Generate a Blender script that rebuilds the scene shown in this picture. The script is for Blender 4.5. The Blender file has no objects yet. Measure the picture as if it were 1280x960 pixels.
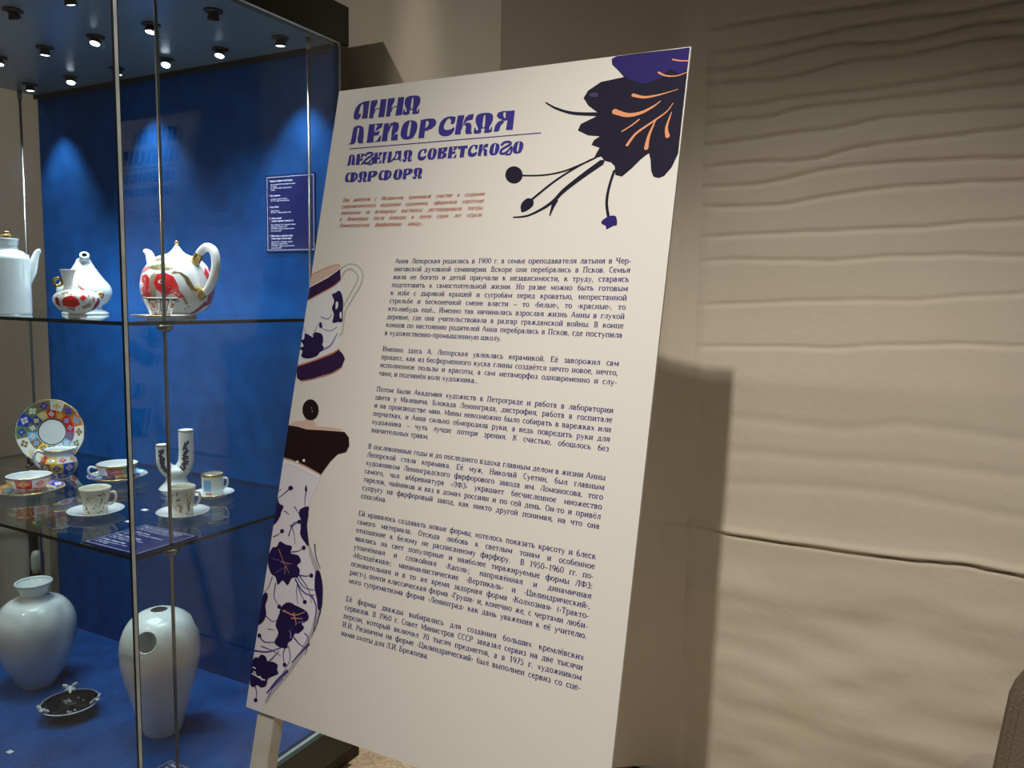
import bpy, bmesh, math, random
from mathutils import Vector, Matrix
from mathutils.geometry import tessellate_polygon
PI = math.pi
random.seed(7)
SC = bpy.context.scene
COL = SC.collection

# ------------------------------------------------------------------ camera
cam_d = bpy.data.cameras.new('camera'); cam = bpy.data.objects.new('camera', cam_d); COL.objects.link(cam)
cam_d.sensor_fit = 'HORIZONTAL'; cam_d.sensor_width = 36.0; cam_d.lens = 36.0 * 991.474 / 1280.0
cam_d.clip_start = 0.02; cam_d.clip_end = 60
cam.matrix_world = Matrix(([[0.88144, -0.065861, 0.467682, 0.0], [0.471972, 0.086096, -0.8774, 0.0], [0.017521, 0.994108, 0.106973, 0.0], [0.0, 0.0, 0.0, 1.0]]))
SC.camera = cam

# ------------------------------------------------------------------ world, exposure
SC.view_settings.view_transform = 'Standard'; SC.view_settings.look = 'None'
SC.view_settings.gamma = 1.0; SC.view_settings.use_curve_mapping = False
SC.view_settings.exposure = 0.0
W = bpy.data.worlds.new('room_air'); SC.world = W; W.use_nodes = True
bg = W.node_tree.nodes['Background']; bg.inputs[0].default_value = (1.0, 0.90, 0.78, 1); bg.inputs[1].default_value = 0.065

FLOOR = -1.04
# room spotlights: (position, target, power W, cone deg, blend, radius, colour)
ROOM_LIGHTS = [
    ((-0.20, -0.35, 1.60), (-0.08, 1.62, -1.04), 156, 48, 1.0, 0.022, (1.0, 0.945, 0.87)),
    ((1.70, -0.60, 1.60), (-0.05, 1.62, -0.90), 46, 40, 1.0, 0.06, (1.0, 0.92, 0.82)),  # added fill from the right, standing in for bounced light
    ((-1.78, -0.42, 1.72), (-0.95, 1.20, -0.50), 72, 58, 1.0, 0.03, (1.0, 0.945, 0.87)),
    ((-3.10, -0.20, 1.60), (-2.60, 1.38, -0.25), 42, 60, 1.0, 0.03, (1.0, 0.945, 0.87)),  # added lamp, lifts the wall seen past the left end of the case
    ((-0.95, 1.30, 1.62), (-1.00, 1.32, -1.04), 110, 11, 0.6, 0.02, (1.0, 0.90, 0.76)),  # added narrow lamp, brightens the floor patch behind the board
]
CASE_W = 6.4           # power of one spotlight in the case

# ------------------------------------------------------------------ helpers
MATS = {}
def mat(name, col, rough=0.5, metal=0.0, spec=0.5, coat=0.0, emit=None, es=0.0, bump=0.0, bscale=40.0, var=0.0, vscale=8.0, col2=None, sheen=0.0):
    if name in MATS: return MATS[name]
    m = bpy.data.materials.new(name); m.use_nodes = True; nt = m.node_tree; b = nt.nodes['Principled BSDF']
    b.inputs['Base Color'].default_value = (*col, 1); b.inputs['Roughness'].default_value = rough
    b.inputs['Metallic'].default_value = metal; b.inputs['Specular IOR Level'].default_value = spec
    b.inputs['Coat Weight'].default_value = coat; b.inputs['Coat Roughness'].default_value = 0.03
    if sheen: b.inputs['Sheen Weight'].default_value = sheen
    if emit: b.inputs['Emission Color'].default_value = (*emit, 1); b.inputs['Emission Strength'].default_value = es
    tc = nt.nodes.new('ShaderNodeTexCoord')
    if var > 0 or col2:
        n = nt.nodes.new('ShaderNodeTexNoise'); n.inputs['Scale'].default_value = vscale; n.inputs['Detail'].default_value = 6
        nt.links.new(tc.outputs['Object'], n.inputs['Vector'])
        r = nt.nodes.new('ShaderNodeValToRGB')
        c2 = col2 or tuple(max(0, c * (1 - var)) for c in col)
        r.color_ramp.elements[0].position = 0.3; r.color_ramp.elements[0].color = (*c2, 1)
        r.color_ramp.elements[1].position = 0.7; r.color_ramp.elements[1].color = (*col, 1)
        nt.links.new(n.outputs['Fac'], r.inputs[0]); nt.links.new(r.outputs[0], b.inputs['Base Color'])
    if bump > 0:
        n = nt.nodes.new('ShaderNodeTexNoise'); n.inputs['Scale'].default_value = bscale; n.inputs['Detail'].default_value = 5
        nt.links.new(tc.outputs['Object'], n.inputs['Vector'])
        bp = nt.nodes.new('ShaderNodeBump'); bp.inputs['Strength'].default_value = bump; bp.inputs['Distance'].default_value = 0.01
        nt.links.new(n.outputs['Fac'], bp.inputs['Height']); nt.links.new(bp.outputs[0], b.inputs['Normal'])
    MATS[name] = m; return m

def glass_mat(name, tint, refl=1.0):
    m = bpy.data.materials.new(name); m.use_nodes = True; nt = m.node_tree; nt.nodes.clear()
    out = nt.nodes.new('ShaderNodeOutputMaterial'); mix = nt.nodes.new('ShaderNodeMixShader')
    tr = nt.nodes.new('ShaderNodeBsdfTransparent'); tr.inputs[0].default_value = (*tint, 1)
    gl = nt.nodes.new('ShaderNodeBsdfGlossy'); gl.inputs['Roughness'].default_value = 0.0; gl.inputs[0].default_value = (refl, refl, refl, 1)
    fr = nt.nodes.new('ShaderNodeFresnel'); ge = nt.nodes.new('ShaderNodeNewGeometry')
    ior = nt.nodes.new('ShaderNodeMix'); ior.data_type = 'FLOAT'
    ior.inputs[2].default_value = 1.5; ior.inputs[3].default_value = 1 / 1.5
    nt.links.new(ge.outputs['Backfacing'], ior.inputs[0]); nt.links.new(ior.outputs[0], fr.inputs['IOR'])
    nt.links.new(fr.outputs[0], mix.inputs[0]); nt.links.new(tr.outputs[0], mix.inputs[1]); nt.links.new(gl.outputs[0], mix.inputs[2])
    nt.links.new(mix.outputs[0], out.inputs[0]); MATS[name] = m; return m

def mesh_obj(name, verts, faces, m, parent=None, smooth=False, mi=None, loc=None):
    me = bpy.data.meshes.new(name); me.from_pydata([tuple(v) for v in verts], [], [tuple(f) for f in faces])
    ms = m if isinstance(m, (list, tuple)) else [m]
    for x in ms: me.materials.append(x)
    if mi: me.polygons.foreach_set('material_index', mi)
    if smooth: me.polygons.foreach_set('use_smooth', [True] * len(me.polygons))
    me.update()
    o = bpy.data.objects.new(name, me); COL.objects.link(o)
    if parent: o.parent = parent
    if loc: o.location = loc
    return o

def from_bm(name, bm, m, parent=None, smooth=False, loc=None):
    me = bpy.data.meshes.new(name); bm.to_mesh(me); bm.free(); me.materials.append(m)
    if smooth: me.polygons.foreach_set('use_smooth', [True] * len(me.polygons))
    o = bpy.data.objects.new(name, me); COL.objects.link(o)
    if parent: o.parent = parent
    if loc: o.location = loc
    return o

def thing(name, label, cat, loc=(0, 0, 0), rz=0.0, group=None, kind=None):
    o = bpy.data.objects.new(name, None); COL.objects.link(o); o.location = loc; o.rotation_euler = (0, 0, rz)
    o.empty_display_size = 0.05
    o['label'] = label; o['category'] = cat
    if group: o['group'] = group
    return o
def tag(o, label=None, cat=None, group=None, kind=None):
    if label: o['label'] = label
    if cat: o['category'] = cat
    if group: o['group'] = group
    if kind: o['kind'] = kind
    return o

def box(name, x0, x1, y0, y1, z0, z1, m, parent=None, bev=0.0):
    bm = bmesh.new(); bmesh.ops.create_cube(bm, size=1.0)
    for v in bm.verts: v.co = Vector(((x0 + x1) / 2 + v.co.x * (x1 - x0), (y0 + y1) / 2 + v.co.y * (y1 - y0), (z0 + z1) / 2 + v.co.z * (z1 - z0)))
    if bev > 0: bmesh.ops.bevel(bm, geom=list(bm.edges), offset=bev, segments=2, affect='EDGES', profile=0.5)
    return from_bm(name, bm, m, parent)

def catmull(p, n=6, closed=False):
    out = []; L = len(p)
    rng = range(L) if closed else range(L - 1)
    for i in rng:
        if closed: a, b, c, d = p[i - 1], p[i], p[(i + 1) % L], p[(i + 2) % L]
        else: a, b, c, d = p[max(i - 1, 0)], p[i], p[i + 1], p[min(i + 2, L - 1)]
        for k in range(n):
            t = k / n
            out.append(tuple(0.5 * ((2 * b[j]) + (-a[j] + c[j]) * t + (2 * a[j] - 5 * b[j] + 4 * c[j] - d[j]) * t * t + (-a[j] + 3 * b[j] - 3 * c[j] + d[j]) * t ** 3) for j in range(len(b))))
    if not closed: out.append(tuple(p[-1]))
    return out

def lathe(name, prof, m, parent=None, seg=48, smooth=True, loc=None, sub=0, wob=None, sx=1.0):
    """prof: (r, z) in metres, outer surface bottom to top (and on down the inside)."""
    if sub: prof = catmull(prof, sub)
    vs, fs, idx = [], [], []
    for r, z in prof:
        if r < 1e-5: idx.append([len(vs)]); vs.append((0, 0, z))
        else:
            row = []
            for k in range(seg):
                a = 2 * PI * k / seg; rr = r * (wob(a, r) if wob else 1)
                row.append(len(vs)); vs.append((rr * math.cos(a) * sx, rr * math.sin(a), z))
            idx.append(row)
    for a, b in zip(idx[:-1], idx[1:]):
        for k in range(seg):
            k2 = (k + 1) % seg
            if len(a) == 1 and len(b) == 1: continue
            if len(a) == 1: fs.append((a[0], b[k2], b[k]))
            elif len(b) == 1: fs.append((a[k], a[k2], b[0]))
            else: fs.append((a[k], a[k2], b[k2], b[k]))
    return mesh_obj(name, vs, fs, m, parent, smooth, loc=loc)

def vessel(name, prof, m, parent=None, th=0.0025, sub=5, seg=48, depth=None, **kw):
    """open vessel from an outer profile in millimetres, with wall thickness and rounded lip."""
    p = [(r / 1000, z / 1000) for r, z in prof]
    if sub: p = catmull(p, sub)
    zin = (depth if depth is not None else 0.004)
    inner = [(max(r - th, 0.001), z) for r, z in reversed(p) if z > zin]
    r, z = p[-1]
    full = [(0, p[0][1] + 0.0005), (p[0][0] * 0.97, p[0][1])] + p + [(r - th * 0.5, z + th * 0.35)] + inner
    full.append((inner[-1][0] * 0.6, max(zin - 0.0006, 0.002))); full.append((0, max(zin - 0.001, 0.0015)))
    return lathe(name, full, m, parent, seg, **kw)

def tube(name, pts, rad, m, parent=None, seg=12, sub=6, squash=1.0, cap=True):
    if sub and len(pts) > 2: pts2 = catmull(pts, sub)
    else: pts2 = pts
    n = len(pts2)
    if not isinstance(rad, (list, tuple)): rad = [rad] * len(pts)
    rr = []
    for i in range(n):
        t = i / (n - 1) * (len(rad) - 1); k = min(int(t), len(rad) - 2) if len(rad) > 1 else 0
        rr.append(rad[k] + (rad[min(k + 1, len(rad) - 1)] - rad[k]) * (t - k))
    P = [Vector(p) for p in pts2]; vs, fs = [], []
    up = Vector((0.123, 0.31, 0.94))
    for i in range(n):
        d = (P[min(i + 1, n - 1)] - P[max(i - 1, 0)]).normalized()
        if i == 0: s = d.cross(up).normalized()
        else: s = (s - d * s.dot(d)).normalized()
        t = d.cross(s)
        for k in range(seg):
            a = 2 * PI * k / seg; vs.append(P[i] + s * math.cos(a) * rr[i] * squash + t * math.sin(a) * rr[i])
    for i in range(n - 1):
        for k in range(seg):
            k2 = (k + 1) % seg; fs.append((i * seg + k, i * seg + k2, (i + 1) * seg + k2, (i + 1) * seg + k))
    if cap: fs.append(tuple(range(seg))[::-1]); fs.append(tuple((n - 1) * seg + k for k in range(seg)))
    return mesh_obj(name, vs, fs, m, parent, True)

def rad_at(prof, h):
    for (r0, z0), (r1, z1) in zip(prof[:-1], prof[1:]):
        if z0 <= h <= z1 and z1 > z0: return r0 + (r1 - r0) * (h - z0) / (z1 - z0)
    return prof[-1][0] if h > prof[-1][1] else prof[0][0]

def decal(name, polys, prof, m, parent, off=0.0004, cuts=2, facet=0, plate=False):
    """flat glaze paint on a turned surface: polys in (angle degrees, height mm) (plate: angle, radius mm)."""
    p = catmull([(a / 1000, b / 1000) for a, b in prof], 5)
    bm = bmesh.new()
    for pl in polys:
        tris = tessellate_polygon([[Vector((x, y, 0)) for x, y in pl]])
        vv = [bm.verts.new((x, y, 0)) for x, y in pl]
        for t in tris:
            try: bm.faces.new([vv[i] for i in t])
            except ValueError: pass
    for _ in range(cuts): bmesh.ops.subdivide_edges(bm, edges=[e for e in bm.edges if abs(e.verts[0].co.x - e.verts[1].co.x) > 4 or abs(e.verts[0].co.y - e.verts[1].co.y) > 3], cuts=1, use_grid_fill=True)
    bmesh.ops.triangulate(bm, faces=bm.faces)
    for v in bm.verts:
        a = math.radians(v.co.x)
        if plate:
            r = v.co.y / 1000; z = zr_at(p, r) + off
        else:
            z = v.co.y / 1000; r = rad_at(p, z) + off
            if facet: r *= fac(a, facet)
        v.co = Vector((r * math.cos(a), r * math.sin(a), z))
    bm.normal_update()
    o = from_bm(name, bm, m, parent, True)
    if len(polys) > 1: o['kind'] = 'stuff'
    return o
def zr_at(p, r):
    for (r0, z0), (r1, z1) in zip(p[:-1], p[1:]):
        if min(r0, r1) <= r <= max(r0, r1) and r1 != r0: return z0 + (z1 - z0) * (r - r0) / (r1 - r0)
    return p[-1][1]
def fac(a, n):
    w = 2 * PI / n; t = (a % w) - w / 2
    return math.cos(w / 2) / math.cos(t)

# ------------------------------------------------------------------ lettering (own stroke alphabet)
XH = 0.47
LC = {  # adv, strokes; v x y0 y1 | h x0 x1 y | l x0 y0 x1 y1 w | a cx cy rx ry a0 a1
 'а': (.50, 'a .2 .33 .13 .14 10 165;v .33 0 .34;a .2 .13 .13 .13 60 300;h .2 .33 .25'), 'б': (.52, 'a .26 .2 .17 .2 0 360;a .3 .38 .21 .24 110 200;h .22 .42 .68'),
 'в': (.50, 'v .1 0 .47;a .22 .355 .13 .115 -90 90;a .23 .12 .16 .12 -90 90;h .08 .24 .45;h .08 .24 .24;h .08 .24 .02'), 'г': (.42, 'v .12 0 .47;h .1 .36 .45;l .36 .46 .36 .34 .04'),
 'д': (.56, 'h .02 .52 .02;l .12 .03 .2 .45 .04;v .38 0 .47;h .16 .38 .45;l .04 .02 .04 -.12 .04;l .5 .02 .5 -.12 .04'), 'е': (.48, 'a .25 .235 .18 .235 20 325;h .1 .42 .26'),
 'ё': (.48, 'a .25 .235 .18 .235 20 325;h .1 .42 .26;l .16 .62 .16 .69 .07;l .34 .62 .34 .69 .07'), 'ж': (.72, 'v .36 0 .47;l .04 .02 .33 .26 .06;l .68 .02 .39 .26 .06;l .08 .46 .33 .24 .04;l .64 .46 .39 .24 .04'),
 'з': (.44, 'a .2 .355 .13 .115 -90 140;a .2 .12 .16 .12 -140 90'), 'и': (.58, 'v .12 0 .47;v .44 0 .47;l .14 .05 .42 .42 .04'),
 'й': (.58, 'v .12 0 .47;v .44 0 .47;l .14 .05 .42 .42 .04;a .28 .66 .1 .08 180 360'), 'к': (.54, 'v .12 0 .47;l .16 .24 .42 .45 .05;l .22 .28 .48 .0 .08'),
 'л': (.54, 'l .04 .02 .12 .04 .06;l .1 .03 .24 .45 .05;v .42 0 .47;h .22 .42 .45'), 'м': (.68, 'l .1 0 .12 .47 .05;v .56 0 .47;l .12 .46 .32 .05 .08;l .32 .05 .54 .46 .04'),
 'н': (.58, 'v .12 0 .47;v .44 0 .47;h .14 .44 .24'), 'о': (.52, 'a .26 .235 .19 .235 0 360'), 'п': (.58, 'v .12 0 .47;v .44 0 .47;h .12 .44 .45'),
 'р': (.54, 'v .12 -.2 .47;a .28 .235 .18 .235 -110 130'), 'с': (.46, 'a .25 .235 .18 .235 45 315'), 'т': (.50, 'v .25 0 .47;h .04 .46 .45;l .05 .46 .05 .34 .04;l .45 .46 .45 .34 .04'),
 'у': (.52, 'l .08 .46 .27 .05 .08;l .45 .46 .2 -.17 .04;l .2 -.17 .08 -.17 .06'), 'ф': (.72, 'v .36 -.2 .68;a .2 .235 .15 .22 20 340;a .52 .235 .15 .22 -160 160'),
 'х': (.52, 'l .08 .46 .44 .01 .08;l .44 .46 .08 .01 .04'), 'ц': (.58, 'v .12 0 .47;v .44 0 .47;h .12 .52 .02;l .54 .02 .54 -.12 .04'), 'ч': (.54, 'v .4 0 .47;v .1 .24 .47;h .12 .4 .2'),
 'ш': (.80, 'v .12 0 .47;v .4 0 .47;v .68 0 .47;h .12 .68 .02'), 'щ': (.82, 'v .12 0 .47;v .4 0 .47;v .68 0 .47;h .12 .76 .02;l .78 .02 .78 -.12 .04'),
 'ъ': (.56, 'v .2 0 .47;h .04 .2 .45;a .33 .14 .13 .13 -100 100'), 'ы': (.68, 'v .12 0 .47;a .24 .14 .13 .13 -100 100;v .56 0 .47'), 'ь': (.50, 'v .12 0 .47;a .26 .14 .14 .13 -100 100;h .12 .28 .26'),
 'э': (.46, 'a .2 .235 .18 .235 -140 140;h .14 .36 .24'), 'ю': (.76, 'v .12 0 .47;h .12 .34 .24;a .5 .235 .18 .235 0 360'), 'я': (.54, 'v .42 0 .47;a .24 .34 .13 .12 80 280;l .06 .02 .26 .22 .06;h .24 .42 .45;h .24 .42 .22'),
 '.': (.22, 'l .1 0 .1 .08 .09'), ',': (.22, 'l .12 .06 .06 -.12 .07'), '-': (.32, 'h .04 .28 .22'), '–': (.56, 'h .04 .52 .22'), ':': (.24, 'l .1 0 .1 .08 .09;l .1 .36 .1 .44 .09'),
 ';': (.24, 'l .12 .06 .06 -.12 .07;l .1 .36 .1 .44 .09'), '«': (.3, 'l .22 .36 .1 .24 .05;l .1 .24 .22 .12 .05'), '»': (.3, 'l .08 .36 .2 .24 .05;l .2 .24 .08 .12 .05'),
 '(': (.3, 'a .32 .26 .22 .42 130 230'), ')': (.3, 'a .0 .26 .22 .42 -50 50'), '…': (.62, 'l .1 0 .1 .08 .09;l .3 0 .3 .08 .09;l .5 0 .5 .08 .09'),
 '0': (.54, 'a .27 .34 .19 .34 0 360'), '1': (.44, 'v .24 0 .68;l .24 .66 .12 .56 .04'), '5': (.5, 'a .22 .2 .18 .21 -140 120;l .14 .36 .16 .67 .05;h .16 .4 .66'), '6': (.52, 'a .26 .2 .18 .2 0 360;a .34 .26 .26 .42 95 185'),
 '7': (.5, 'h .08 .44 .66;l .43 .66 .2 0 .08'), '9': (.52, 'a .26 .47 .18 .2 0 360;a .18 .42 .26 .42 -85 10'), '2': (.5, 'a .24 .48 .17 .19 -30 150;l .38 .4 .1 .03 .05;h .1 .44 .03'), '3': (.5, 'a .22 .5 .15 .17 -90 140;a .22 .18 .18 .18 -140 90'),
 '4': (.54, 'v .36 0 .68;l .34 .66 .06 .2 .04;h .06 .5 .19'), '8': (.52, 'a .26 .5 .15 .17 0 360;a .26 .17 .18 .18 0 360'),
}
UC = {'А': (.66, 'l .04 .0 .3 .68 .045;l .3 .68 .58 0 .09;h .14 .46 .22'), 'Б': (.6, 'v .13 0 .68;h .12 .48 .66;a .3 .19 .2 .18 -95 95;h .12 .32 .38;h .12 .3 .02'),
 'Е': (.58, 'v .13 0 .68;h .12 .48 .66;h .12 .48 .02;h .12 .38 .35;l .48 .68 .48 .54 .04;l .5 0 .5 .16 .04'), 'Ё': (.58, 'v .13 0 .68;h .12 .48 .66;h .12 .48 .02;h .12 .38 .35;l .2 .8 .2 .88 .07;l .4 .8 .4 .88 .07'),
 'Р': (.58, 'v .13 0 .68;a .28 .5 .2 .18 -95 95;h .12 .3 .66;h .12 .3 .33'), 'Ф': (.8, 'v .4 0 .68;a .22 .35 .17 .2 20 340;a .58 .35 .17 .2 -160 160'), 'З': (.52, 'a .24 .5 .16 .17 -90 145;a .24 .18 .2 .18 -145 90')}
def glyph(ch):
    if ch in LC: return LC[ch][0], LC[ch][1], 1.0, 1.0
    if ch in UC: return UC[ch][0], UC[ch][1], 1.0, 1.0
    lo = ch.lower()
    if lo in LC: return LC[lo][0] * 1.22, LC[lo][1], 1.22, 0.68 / XH
    return 0.3, '', 1, 1
def adv(ch): return 0.28 if ch == ' ' else glyph(ch)[0]

class TextMesh:
    def __init__(s): s.v = []; s.f = []; s.z = []; s.k = 0
    def seg(s, pts, ws):
        n = len(pts); base = len(s.v); s.k += 1; s.z += [(s.k % 8) * 0.000006] * (2 * n)
        for i in range(n):
            a = pts[max(i - 1, 0)]; b = pts[min(i + 1, n - 1)]
            dx, dy = b[0] - a[0], b[1] - a[1]; L = math.hypot(dx, dy) or 1
            nx, ny = -dy / L, dx / L; w = ws[i] / 2
            s.v.append((pts[i][0] + nx * w, pts[i][1] + ny * w)); s.v.append((pts[i][0] - nx * w, pts[i][1] - ny * w))
        for i in range(n - 1): s.f.append((base + 2 * i, base + 2 * i + 1, base + 2 * i + 3, base + 2 * i + 2))
    def char(s, ch, x, y, em, wv, wh, serif, shear, xs=1.0):
        a, st, kx, ky = glyph(ch)
        def T(px, py): px *= kx * xs; py *= ky; return (x + (px + py * shear) * em, y + py * em)
        for c in st.split(';'):
            if not c: continue
            q = c.split(); k = q[0]; n = [float(t) for t in q[1:]]
            if k == 'v':
                s.seg([T(n[0], n[1]), T(n[0], n[2])], [wv * em] * 2)
                if serif:
                    for yy in (n[1] + .015 / ky, n[2] - .015 / ky):
                        s.seg([T(n[0] - .105, yy), T(n[0] + .105, yy)], [.045 * em] * 2)
            elif k == 'h': s.seg([T(n[0], n[2]), T(n[1], n[2])], [wh * em] * 2)
            elif k == 'l': s.seg([T(n[0], n[1]), T(n[2], n[3])], [max(n[4] * wv / .085, wh) * em] * 2)
            elif k == 'a':
                m_ = max(4, int(abs(n[5] - n[4]) / 30)); pts = []; ws = []
                for i in range(m_ + 1):
                    t = math.radians(n[4] + (n[5] - n[4]) * i / m_)
                    pts.append(T(n[0] + n[2] * math.cos(t), n[1] + n[3] * math.sin(t))); ws.append((wh + (wv - wh) * abs(math.cos(t)) ** 1.3) * em)
                s.seg(pts, ws)
    def line(s, txt, x, y, em, width=None, wv=.085, wh=.042, serif=True, shear=0.0, xs=1.0, justify=False, ls=0.0):
        words = txt.split(' ')
        wl = [sum(adv(c) * xs + ls for c in w) * em for w in words]
        if justify and width:
            tot = sum(wl); gap = (width - tot) / max(1, len(words) - 1)
            gmin = 0.16 * em
            if gap < gmin:
                k = (width - gmin * (len(words) - 1)) / tot; wl = [q * k for q in wl]; gap = gmin; xs *= k
        else: gap = 0.28 * em
        for w, L in zip(words, wl):
            cx = x
            for c in w: s.char(c, cx, y, em, wv, wh, serif, shear, xs); cx += (adv(c) * xs + ls) * em
            x += L + gap
        return x - gap
    def build(s, name, m, parent, z=0.0, tf=None):
        vs = []
        for (a, b), dz in zip(s.v, s.z):
            p = tf(a, b, z) if tf else (a, b, z); vs.append((p[0], p[1] - dz, p[2]))
        o = mesh_obj(name, vs, s.f, m, parent); o['kind'] = 'stuff'; return o

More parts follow.
